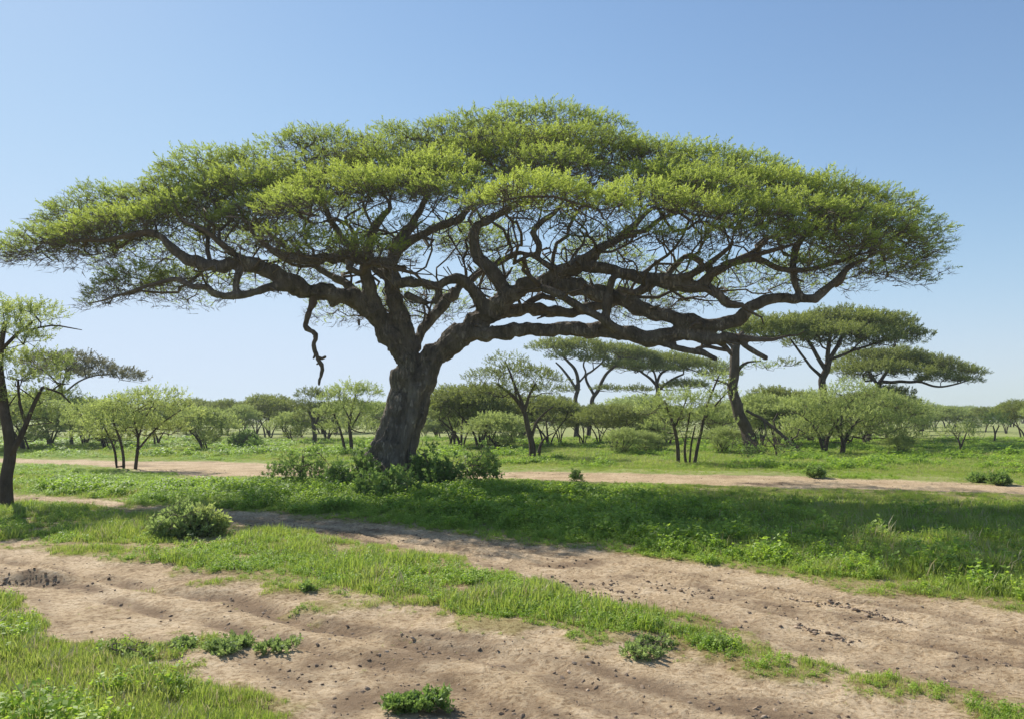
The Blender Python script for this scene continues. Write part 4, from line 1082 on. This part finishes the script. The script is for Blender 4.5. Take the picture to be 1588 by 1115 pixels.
LOOK = ['bushy grey-green thorn tree', 'flat-crowned olive thorn tree', 'dense low thorn bush', 'slim tufted thorn tree']
LANDM = [(12, 'slender airy thorn tree'), (200, 'multi-stemmed thorn tree'), (375, 'green mound bush'), (487, 'dark-trunked tree'), (615, 'great acacia trunk'), (826, 'open-branched tree'), (905, 'twin-stemmed acacia'),
         (1066, 'clump-stemmed tree'), (1150, 'half-dead trunk'), (1276, 'forked umbrella acacia'), (1362, 'long-crowned acacia'), (1490, 'lone sapling'), (1542, 'little sapling')]
used = [0] * 4
gT = np.random.default_rng(61)
for u, vf, vt, k in THICKET:
    p = gnd(u, vf); h = (vf - vt) / F * p[1]
    o = TPL[k] if not used[k] else copy_tree(TPL[k]); used[k] = 1
    lm = [q_ for q_ in LANDM if q_[0] <= u][-1:] + [q_ for q_ in LANDM if q_[0] > u][:1]
    look = ('small ' if h < 2.5 else 'tall ' if h > 3.6 else '') + LOOK[k]
    o['label'] = look + (' between ' + lm[0][1] + ' and ' + lm[1][1] if len(lm) == 2 else ' beyond ' + lm[0][1])
    sc_ = h / TH[k]
    wsc = sc_ * gT.uniform(.9, 1.2)
    o.location = p; o.scale = (wsc, wsc, sc_); o.rotation_euler = (0, 0, gT.uniform(0, 6.28))
# far trees fading towards the horizon
far0 = None
for D, n in ((62, 18), (85, 28), (125, 40), (185, 46), (270, 52)):
    for q in range(n):
        u = -140 + (q + gT.uniform(.1, .9)) / n * 1870
        if 1440 < u < 1560 and D < 120: continue
        k = int(gT.integers(0, 4)) if D > 70 else int(gT.integers(0, 2)) * 2
        d = D * gT.uniform(.86, 1.16)
        o = copy_tree(TPL[k]); o['label'] = 'distant hazy ' + LOOK[k] + ' in the far treeline on the horizon'; o['group'] = 'far treeline'
        sc_ = gT.uniform(1.9, 4.3) * (1 + max(0, D - 120) / 400) / TH[k] * (.62 if D < 70 else 1)
        o.location = (at(u, HOR, d)[0], d, 0); wv = gT.uniform(1.0, 1.7); o.scale = (sc_ * wv, sc_ * wv, sc_); o.rotation_euler = (0, 0, gT.uniform(0, 6.28))
print('thicket', round(time.time() - T0, 1))
# ------------------------------------------------------------------ shrubs, weeds and tufts that can be picked out singly
def shrub(name, u, vf, vt, wpx, label, cat='shrub', seed=1, leaf_mat=None, nleaf=900, templ=None, twiggy=6, group=None, flat=1.0, bark=None, dist=None):
    g = np.random.default_rng(seed)
    p = gnd(u, vf) if dist is None else np.array([at(u, HOR, dist)[0], dist, 0.0])
    h = (vf - vt) / F * p[1]; w = wpx / F * p[1] * .5
    s = Skel(); s.add((0, 0, -.03), -1, 0); 
    n = 26
    a = g.uniform(0, 6.28, n); q = np.sqrt(g.uniform(0, 1, n)); z = h * g.uniform(.35, .92, n) * (1 - q ** 2 * .5)
    grow(s, np.stack([np.cos(a) * q * w * .85, np.sin(a) * q * w * .85, z], 1), .25, g, seg=h * .2, wig=.14, ang=.3)
    n2 = twiggy * 12
    a = g.uniform(0, 6.28, n2); q = np.sqrt(g.uniform(0, 1, n2)); z = h * g.uniform(.2, 1.05, n2) * (1 - q ** 2 * .5)
    grow(s, np.stack([np.cos(a) * q * w, np.sin(a) * q * w, z], 1), .1, g, seg=h * .2, wig=.12, ang=.3)
    r = radii(s, max(.0018, h * .004), 2.2); T = Tubes()
    for P, rr, i0 in chains(s, r): T.add(P, rr, sides_for(rr.max()))
    o = link(name, None, None, label, cat, group); o.location = p + np.array([0, 0, .03])
    link('stem', T.mesh('stem', bark or M_TWIG), o)
    if nleaf:
        a = g.uniform(0, 6.28, nleaf); q = np.sqrt(g.uniform(0, 1, nleaf)); f = g.uniform(0, 1, nleaf) ** .6
        lump = .7 + .6 * fbm(np.cos(a) * q * 2.2 + seed, np.sin(a) * q * 2.2, 4, 3)
        rim = .55 + .9 * fbm(np.cos(a) * 1.6 + seed * 3, np.sin(a) * 1.6, 14, 3)
        m_ = 6; lc = g.uniform(-.62, .62, (m_, 2)) * w; lr = w * g.uniform(.22, .48, m_); lh = h * g.uniform(.4, 1.0, m_); lh[0] = h; j_ = g.integers(0, m_, nleaf)
        P = np.stack([lc[j_, 0] + np.cos(a) * q * lr[j_] * rim, lc[j_, 1] + np.sin(a) * q * lr[j_] * rim, lh[j_] * f * (1 - q ** 2 * .6) * flat], 1)
        D = np.stack([np.cos(a) * q * .9, np.sin(a) * q * .9, np.full(nleaf, .6)], 1) + g.normal(0, .45, (nleaf, 3))
        t = np.clip(.45 + (f - .5) * .3 + g.normal(0, .2, nleaf), 0, 1)
        v, fc, tt = scatter(templ, P, D, g.uniform(.7, 1.25, nleaf), t, g)
        link('foliage', new_mesh('foliage', v, [fc], [leaf_mat or M_SHRUB], False, {'tint': tt}), o, kind='stuff')
    return o
gS = np.random.default_rng(8)
TP_SHRUB = sprig_templates(gS, 6, .14, .075, .040, 9)
TP_BROAD = sprig_templates(gS, 6, .16, .10, .065, 7)
TP_WEED = sprig_templates(gS, 5, .055, .04, .022, 8)
shrub('shrub', 280, 836, 776, 125, 'leafy knee-high bush between the narrow track and the sandy foreground', seed=1, nleaf=430, templ=TP_SHRUB, leaf_mat=M_SHRUB_PALE, twiggy=10)
shrub('shrub', 318, 832, 790, 60, 'small yellow-green bush leaning against the leafy knee-high bush', seed=2, nleaf=500, templ=TP_SHRUB, leaf_mat=M_LEAF_GREY)
shrub('shrub', 574, 768, 702, 60, 'tall leafy shrub hugging the left foot of the great trunk', seed=3, nleaf=230, templ=TP_BROAD, dist=19.0)
shrub('shrub', 656, 766, 696, 52, 'dark upright shrub growing against the right foot of the great trunk', seed=4, nleaf=230, templ=TP_BROAD, dist=19.1)
shrub('shrub', 610, 792, 748, 110, 'rounded bright shrub in front of the great trunk', seed=5, nleaf=380, templ=TP_BROAD, dist=16.6)
shrub('shrub', 738, 760, 682, 82, 'open broad-leaved shrub standing right of the great trunk', seed=6, nleaf=210, templ=TP_BROAD, dist=19.6)
shrub('shrub', 468, 758, 690, 105, 'twiggy half-bare shrub left of the great trunk by the track bend', seed=7, nleaf=330, templ=TP_SHRUB, twiggy=12, dist=19.4)
shrub('shrub', 520, 768, 728, 80, 'low leafy shrub between the half-bare shrub and the great trunk', seed=8, nleaf=300, templ=TP_BROAD, dist=18.4)
shrub('shrub', 693, 768, 722, 60, 'low tangled shrub with dry stems beside the open broad-leaved shrub', seed=9, nleaf=190, templ=TP_BROAD, twiggy=10, dist=18.8)
shrub('shrub', 375, 699, 664, 75, 'bright green mound-shaped bush behind the sandy bend of the far track', seed=10, nleaf=1100, templ=TP_BROAD, leaf_mat=M_SHRUB)
shrub('shrub', 1266, 741, 727, 26, 'small dark bush at the edge of the far track', seed=11, nleaf=260, templ=TP_SHRUB)
shrub('shrub', 1516, 749, 740, 26, 'tiny low dark bush in the meadow, smaller of a pair', seed=12, nleaf=160, templ=TP_SHRUB)
shrub('shrub', 1546, 752, 738, 28, 'low dark bush in the meadow, larger of a pair', seed=13, nleaf=220, templ=TP_SHRUB)
shrub('shrub', 892, 742, 726, 14, 'tiny dark sprig of bush poking up before the far track', seed=14, nleaf=60, templ=TP_SHRUB, dist=20.8)
shrub('dry_scrub', 1205, 712, 668, 80, 'grey leafless scrub tangled round the half-dead trunk', 'scrub', seed=15, nleaf=60, templ=TP_SHRUB, twiggy=30, bark=M_BARK_TAN)
shrub('dry_scrub', 1160, 712, 668, 60, 'brown thorny scrub heaped at the foot of the half-dead trunk', 'scrub', seed=16, nleaf=120, templ=TP_SHRUB, twiggy=24, bark=M_BARK_TAN)
shrub('weed', 666, 1106, 1082, 56, 'solitary dark green weed on bare foreground earth', 'weed', seed=17, nleaf=120, templ=TP_WEED)
shrub('weed', 625, 1104, 1092, 46, 'flat spreading weed beside the solitary dark green weed', 'weed', seed=18, nleaf=150, templ=TP_WEED, flat=.5)
shrub('weed', 478, 924, 912, 18, 'tiny single weed on the sand at the grass edge', 'weed', seed=19, nleaf=50, templ=TP_WEED)
for k_, (u, vf, vt, w, lb) in enumerate([(192, 1028, 992, 60, 'thick grassy clump at the edge of the bottom-left greenery'), (279, 1010, 998, 40, 'small green clump isolated on sand beside the thick grassy clump'),
        (372, 1003, 996, 40, 'flat bright green cushion on the bare sand'), (346, 1014, 1006, 40, 'grey-green cushion touching the flat bright one'), (430, 1010, 1001, 50, 'thin creeping green patch at the sandy middle'),
        (995, 1020, 998, 46, 'leafy clump at the tip of the grass strip between tracks'), (1112, 1008, 992, 32, 'leafy clump with bare sand on both sides of it between the tracks'), (1018, 1008, 985, 40, 'broad low clump next to the leafy clump at the strip tip')]):
    shrub('weed', u, vf, vt, w * 1.3, lb, 'weed', seed=30 + k_, nleaf=80, templ=TP_WEED, leaf_mat=M_SHRUB_PALE, flat=.3)

# fallen branch
T = Tubes()
def fb(rows):
    C = catmull(np.array([[*at(u, v, d), r * d / F] for u, v, d, r in rows]), .15)
    C[:, :3] += (np.random.RandomState(9).rand(len(C), 3) - .5) * .04; T.add(C[:, :3], C[:, 3], 7)
fb([(1158, 636, 34.6, 2.2), (1185, 652, 34.2, 2.5), (1205, 668, 33.8, 2.7), (1230, 690, 33.3, 2.9), (1256, 711, 32.7, 3.2)])
fb([(1205, 668, 33.8, 1.6), (1200, 652, 33.8, 1.2), (1206, 640, 33.8, .8)]); fb([(1185, 652, 34.2, 1.4), (1188, 668, 34, 1.1), (1184, 684, 33.8, .8)]); fb([(1222, 683, 33.5, 1.4), (1235, 676, 33.4, 1.1), (1240, 664, 33.3, .7)])
link('fallen_branch', T.mesh('fallen_branch', M_BARK_TAN), None, 'broken grey branch slanting from the half-dead trunk to the ground', 'branch')

# ------------------------------------------------------------------ grass, herbs and clods (uncountable: instanced stuff)
def grass_proto(seed, n, h, spread, m=None):
    g = np.random.default_rng(seed); V, Fq, Ft, Tn = [], [], [], []
    for _ in range(n):
        a = g.uniform(0, 6.28); q = spread * math.sqrt(g.uniform(0, 1)); b = np.array([math.cos(a) * q, math.sin(a) * q, -.01])
        L = h * g.uniform(.55, 1.1); d = g.uniform(0, 6.28); lean = g.uniform(.1, .7) * L
        D = np.array([math.cos(d) * lean, math.sin(d) * lean, 0]); w = g.uniform(.0022, .0045)
        sd = np.array([-math.sin(d), math.cos(d), 0]) * w
        k = len(V)
        V += [b - sd, b + sd, b + D * .35 + [0, 0, L * .6] + sd * .8, b + D * .35 + [0, 0, L * .6] - sd * .8, b + D + [0, 0, L * .92]]
        Fq.append([k, k + 1, k + 2, k + 3]); Ft.append([k + 3, k + 2, k + 4]); Tn += [g.uniform(0, 1)] * 5
    return new_mesh('grass_tuft_source', np.array(V), [np.array(Fq), np.array(Ft)], [m or M_GRASS], False, {'tint': Tn})
M_STRAW = leaf_material('dry_straw', [(0, (.30, .25, .13)), (.5, (.42, .36, .20)), (1, (.52, .46, .28))], .3)
def herb_proto(seed, nst, h, spread, leaf, nl, m=None):
    g = np.random.default_rng(seed); V, Ft, Tn = [], [], []
    for _ in range(nst):
        a = g.uniform(0, 6.28); q = spread * math.sqrt(g.uniform(0, 1)); L = h * g.uniform(.5, 1.1)
        b = np.array([math.cos(a) * q * .4, math.sin(a) * q * .4, -.01]); e = np.array([math.cos(a) * q, math.sin(a) * q, L])
        k = len(V); w = .0025; V += [b + [w, 0, 0], b - [w, 0, 0], e]; Ft.append([k, k + 1, k + 2]); Tn += [.2] * 3
        for j in range(nl):
            t = g.uniform(.3, 1.0); p = b + (e - b) * t; d = g.uniform(0, 6.28); el = g.uniform(-.2, .8)
            D = np.array([math.cos(d) * math.cos(el), math.sin(d) * math.cos(el), math.sin(el)]) * leaf * g.uniform(.6, 1.2)
            S = np.cross(D, [0, 0, 1.0]); S = S / (np.linalg.norm(S) + 1e-9) * leaf * g.uniform(.2, .34); S[2] += g.uniform(-.3, .3) * leaf
            k = len(V); V += [p, p + D * .5 + S, p + D, p + D * .5 - S]; Ft += [[k, k + 1, k + 2], [k, k + 2, k + 3]]; Tn += [g.uniform(0, 1)] * 4
    return new_mesh('herb_source', np.array(V), [np.array(Ft)], [m or M_HERB], False, {'tint': Tn})
def clod_material():
    m, nt, N, L = mat('soil_clod'); out = N.new('ShaderNodeOutputMaterial'); oi = N.new('ShaderNodeObjectInfo')
    r = ramp(N, [(0, (.11, .075, .050)), (.5, (.20, .14, .092)), (.8, (.33, .235, .155)), (1, (.46, .34, .235))]); L.new(oi.outputs['Random'], r.inputs[0])
    b = N.new('ShaderNodeBsdfPrincipled'); b.inputs['Roughness'].default_value = .95; L.new(r.outputs[0], b.inputs['Base Color']); L.new(b.outputs[0], out.inputs[0]); return m
M_CLOD = clod_material()
def clod_proto(seed):
    import bmesh
    bm = bmesh.new(); bmesh.ops.create_icosphere(bm, subdivisions=1, radius=1); g = np.random.default_rng(seed)
    V = np.array([v.co[:] for v in bm.verts]); Fc = np.array([[v.index for v in f.verts] for f in bm.faces]); bm.free()
    V *= g.uniform(.6, 1.15, (len(V), 1)); V *= np.array([1.2, .9, .6])
    return new_mesh('clod_source', V, [Fc], [M_CLOD])

def instancer(name, protos, P, rot, scl, var, label, cat=None):
    me = new_mesh(name, P, [])
    n = len(P)
    a = me.attributes.new('rot', 'FLOAT_VECTOR', 'POINT'); a.data.foreach_set('vector', np.asarray(rot, np.float32).ravel())
    a = me.attributes.new('scl', 'FLOAT_VECTOR', 'POINT'); a.data.foreach_set('vector', np.asarray(scl, np.float32).ravel())
    a = me.attributes.new('var', 'INT', 'POINT'); a.data.foreach_set('value', np.asarray(var, np.int32))
    o = link(name, me, None, label, cat, kind='stuff')
    ng = bpy.data.node_groups.new(name + '_scatter', 'GeometryNodeTree')
    ng.interface.new_socket('Geometry', in_out='INPUT', socket_type='NodeSocketGeometry'); ng.interface.new_socket('Geometry', in_out='OUTPUT', socket_type='NodeSocketGeometry')
    N, L = ng.nodes, ng.links
    gi, go, jn = N.new('NodeGroupInput'), N.new('NodeGroupOutput'), N.new('GeometryNodeJoinGeometry')
    def named(nm, tp):
        x = N.new('GeometryNodeInputNamedAttribute'); x.data_type = tp; x.inputs[0].default_value = nm; return x.outputs[0]
    va, ro, sl = named('var', 'INT'), named('rot', 'FLOAT_VECTOR'), named('scl', 'FLOAT_VECTOR')
    for k, me_p in enumerate(protos):
        po = bpy.data.objects.new(me_p.name, me_p)
        oi = N.new('GeometryNodeObjectInfo'); oi.inputs[0].default_value = po; oi.inputs[1].default_value = True
        cm = N.new('FunctionNodeCompare'); cm.data_type = 'INT'; cm.operation = 'EQUAL'; L.new(va, cm.inputs[2]); cm.inputs[3].default_value = k
        ip = N.new('GeometryNodeInstanceOnPoints')
        L.new(gi.outputs[0], ip.inputs['Points']); L.new(cm.outputs[0], ip.inputs['Selection']); L.new(oi.outputs['Geometry'], ip.inputs['Instance'])
        L.new(ro, ip.inputs['Rotation']); L.new(sl, ip.inputs['Scale']); L.new(ip.outputs[0], jn.inputs[0])
    L.new(jn.outputs[0], go.inputs[0])
    md = o.modifiers.new('scatter', 'NODES'); md.node_group = ng
    return o

gG = np.random.default_rng(77)
def field(n, y0, y1, pw):
    """random ground points, thinning with distance"""
    t = gG.uniform(0, 1, n); e = 2 - pw
    y = (y0 ** e + t * (y1 ** e - y0 ** e)) ** (1 / e)
    x = gG.uniform(-1, 1, n) * (.72 * y + 2.0)
    return x, y
x, y = field(430000, 2.3, 60, 1.42)
fu = dirt_mask(x, y); dm = fu[0]
_, vpx = unproj(np.stack([x, y, np.zeros_like(x)], 1)); upx, _ = unproj(np.stack([x, y, np.zeros_like(x)], 1))
pn = fbm(x * .7, y * .7, 101); pn2 = fbm(x * .25 + 9, y * .25, 102); pn3 = fbm(x * 2.3, y * 2.3, 103)
behind_B = y > np.interp(x, PB[0][:, 0], PB[0][:, 1])          # beyond the middle track
before_C = y < np.interp(x, PC[1][::-1, 0], PC[1][::-1, 1])
lush = behind_B & before_C                                       # the belt around the great tree
meadow = ~before_C
left_low = (y < 8) & (x < -.5) & (~behind_B) & inside(x, y, np.vstack([PA[1], [[-9, 6.5], [-9, 0], [0, 0]]]))
lushness = np.where(lush, smooth(.30, .62, pn + .30 * np.exp(-((x + 1) / 6) ** 2)), 0)
p_keep = smooth(.62, .12, dm + (pn3 - .5) * .8)
WSP = [gnd(a_, b_) for a_, b_ in ((192, 1024), (279, 1008), (372, 1001), (346, 1012), (430, 1008), (995, 1016), (1112, 1006), (1018, 1006), (1160, 1020), (1230, 1030), (1300, 1050), (1390, 1062), (1200, 1045), (1290, 1072), (1440, 1080), (620, 955), (560, 945), (330, 890), (440, 905))]
wspot = np.zeros(x.shape)
for q_ in WSP: wspot = np.maximum(wspot, np.exp(-(((x - q_[0]) / .26) ** 2 + ((y - q_[1]) / .22) ** 2)))
sparse = np.where(dm > .35, .03 * smooth(.5, .62, pn3) + .20 * smooth(.60, .70, fbm(x * 1.6, y * 1.6, 108)) * smooth(-.9, -.1, -np.maximum(fu[1][0], fu[2][0])), 0)
strip = (~behind_B) & (~left_low)
p_keep = np.where(lush, p_keep * (.35 + .65 * smooth(.28, .46, pn3)), p_keep)
p_keep = np.where(strip, p_keep * smooth(.31, .53, pn3 * .6 + pn * .4), p_keep)
keep = gG.uniform(0, 1, len(x)) < np.maximum(np.maximum(p_keep, sparse), smooth(.25, .8, wspot * (.6 + .8 * pn3)) * .8)
edge = np.clip(1 - dm * 1.3, .25, 1) * np.where(lush, .30 + .70 * smooth(.0, 1.3, -np.maximum(fu[1][0], fu[2][0]) + (pn3 - .5) * .9), .55 + .45 * smooth(0, .5, -np.maximum(fu[1][0], fu[2][0])))
herb_p = np.where(lush, .10 + .14 * smooth(5, 1, x) + .7 * lushness * smooth(4.5, .5, x), np.where(left_low, .45 * smooth(.4, .6, pn), np.where(meadow, .10 + .4 * smooth(.5, .66, pn), .3 + .5 * smooth(.42, .6, fbm(x * 1.1, y * 1.1, 109)))))
is_h = gG.uniform(0, 1, len(x)) < herb_p
def zz(x, y): return ground_z(x, y)
def place(mask, hscale, name, protos, label, fat=1.0):
    xs_, ys_ = x[mask], y[mask]; n = len(xs_)
    z = ground_z(xs_, ys_, tuple([fu[0][mask]] + [tuple(q[mask] for q in t) for t in fu[1:]]))
    rot = np.stack([gG.normal(0, .12, n), gG.normal(0, .12, n), gG.uniform(0, 6.28, n)], 1)
    s_ = hscale[mask] * gG.uniform(.7, 1.3, n)
    f_ = s_ * fat * (1 + np.clip((ys_ - 12) / 40, 0, 1.2))
    return instancer(name, protos, np.stack([xs_, ys_, z - .01], 1), rot, np.stack([f_, f_, s_], 1), gG.integers(0, len(protos), n), label)
nearC = .3 + .7 * smooth(0.3, 5.0, -fu[3][0])
hump = np.where(lush | meadow, .65 + .45 * smooth(.48, .72, pn3), 1.0)
gh = edge * nearC * hump * np.where(lush, 1.25 + .5 * pn, np.where(meadow, .8 + 1.0 * pn, np.where(left_low, .8 + .9 * smooth(.4, .65, pn), .50 + .8 * smooth(.36, .64, pn3 * .5 + pn * .5))))
hh = edge * nearC * hump * np.where(lush, .8 + .75 * lushness, np.where(meadow, .8 + 1.2 * smooth(.5, .7, pn), np.where(left_low, .75 + .5 * pn, .55)))
GP = [grass_proto(s_, n_, h_, sp_) for s_, n_, h_, sp_ in ((1, 20, .11, .08), (2, 22, .09, .10), (3, 14, .15, .07), (4, 26, .065, .12), (5, 18, .13, .10))]
GP = GP * 3 + [grass_proto(9, 9, .15, .10, M_STRAW), grass_proto(10, 12, .09, .12, M_STRAW)]
HP = [herb_proto(s_, a_, h_, sp_, l_, nl_) for s_, a_, h_, sp_, l_, nl_ in ((1, 12, .12, .11, .026, 8), (2, 10, .15, .10, .030, 8), (3, 14, .08, .14, .024, 7), (4, 9, .14, .10, .034, 7))]
place(keep & ~is_h, gh, 'grass', GP, 'fine yellow-green grass covering the verges and meadow')
place(keep & is_h & ((gG.uniform(0, 1, len(x)) < .7)), hh, 'ground_cover', HP, 'leafy bright green herbs carpeting the ground around the great tree', 1.1)
# clods and crumbs on the bare earth
xc, yc = field(150000, 2.2, 26, 1.5)
fc = dirt_mask(xc, yc); mo = moist_mask(xc, yc, fc)
clump = smooth(.45, .72, fbm(xc * 1.3, yc * 1.3, 131))
kc = (fc[0] > .5) & (gG.uniform(0, 1, len(xc)) < (.025 + .24 * mo + .05 * clump))
xc, yc, mo = xc[kc], yc[kc], mo[kc]
zc = ground_z(xc, yc); n = len(xc)
sz = gG.lognormal(math.log(.0062), .55, n) * (1 + .8 * mo) * (1 + np.clip((yc - 8) / 20, 0, 1)); sz = np.minimum(sz, .022)
# churned dark crumbs thrown up along the wheel ruts and the little bank
for (u0, v0), (u1, v1), m_, wd in (((1225, 925), (1290, 938), 30, .05), ((1285, 932), (1345, 948), 70, .06), ((1345, 948), (1412, 966), 50, .04), ((1225, 965), (1268, 978), 30, .04), ((1290, 985), (1320, 990), 25, .05),
                                   ((1000, 905), (1120, 925), 60, .12), ((0, 906), (62, 902), 26, .05), ((60, 902), (95, 905), 14, .06), ((880, 905), (990, 935), 120, .25)):
    a_, b_ = gnd(u0, v0), gnd(u1, v1); t_ = gG.uniform(0, 1, m_)
    xx = a_[0] + (b_[0] - a_[0]) * t_ + gG.normal(0, wd * .5, m_); yy = a_[1] + (b_[1] - a_[1]) * t_ + gG.normal(0, wd, m_)
    xc, yc = np.append(xc, xx), np.append(yc, yy); zc = np.append(zc, ground_z(xx, yy) + .004); sz = np.append(sz, np.minimum(gG.lognormal(math.log(.011), .5, m_), .028))
n = len(xc)
instancer('dirt_clods', [clod_proto(k) for k in range(4)], np.stack([xc, yc, zc], 1), gG.uniform(0, 6.28, (n, 3)) * np.array([.1, .1, 1]), np.stack([sz, sz, sz], 1), gG.integers(0, 4, n), 'crumbled brown clods scattered over the sandy tracks')
print('ground cover', keep.sum(), n, round(time.time() - T0, 1))

# ------------------------------------------------------------------ thin dusty air
def haze():
    m, nt, N, L = mat('air')
    out = N.new('ShaderNodeOutputMaterial'); v = N.new('ShaderNodeVolumePrincipled')
    v.inputs['Color'].default_value = (.80, .88, .97, 1); v.inputs['Density'].default_value = HAZE; v.inputs['Anisotropy'].default_value = .2
    L.new(v.outputs[0], out.inputs['Volume'])
    x0, x1, y0, y1, z0, z1 = -9500, 9500, -600, 9500, -1.5, 11.5
    V = np.array([(x_, y_, z_) for x_ in (x0, x1) for y_ in (y0, y1) for z_ in (z0, z1)])
    Fc = np.array([(0, 1, 3, 2), (4, 6, 7, 5), (0, 4, 5, 1), (2, 3, 7, 6), (0, 2, 6, 4), (1, 5, 7, 3)])
    link('haze', new_mesh('haze', V, [Fc], [m]), None, 'thin pale dusty air lying over the whole plain', None, kind='stuff')
HAZE = .0006
if HAZE: haze()

dg = bpy.context.evaluated_depsgraph_get()
seen_, tot_ = set(), 0
for o_ in SC.objects:
    if o_.type == 'MESH' and o_.data.name not in seen_:
        seen_.add(o_.data.name); tot_ += sum(len(p_.vertices) - 2 for p_ in ()) + len(o_.data.loops) - 2 * len(o_.data.polygons)
print('triangles', tot_)
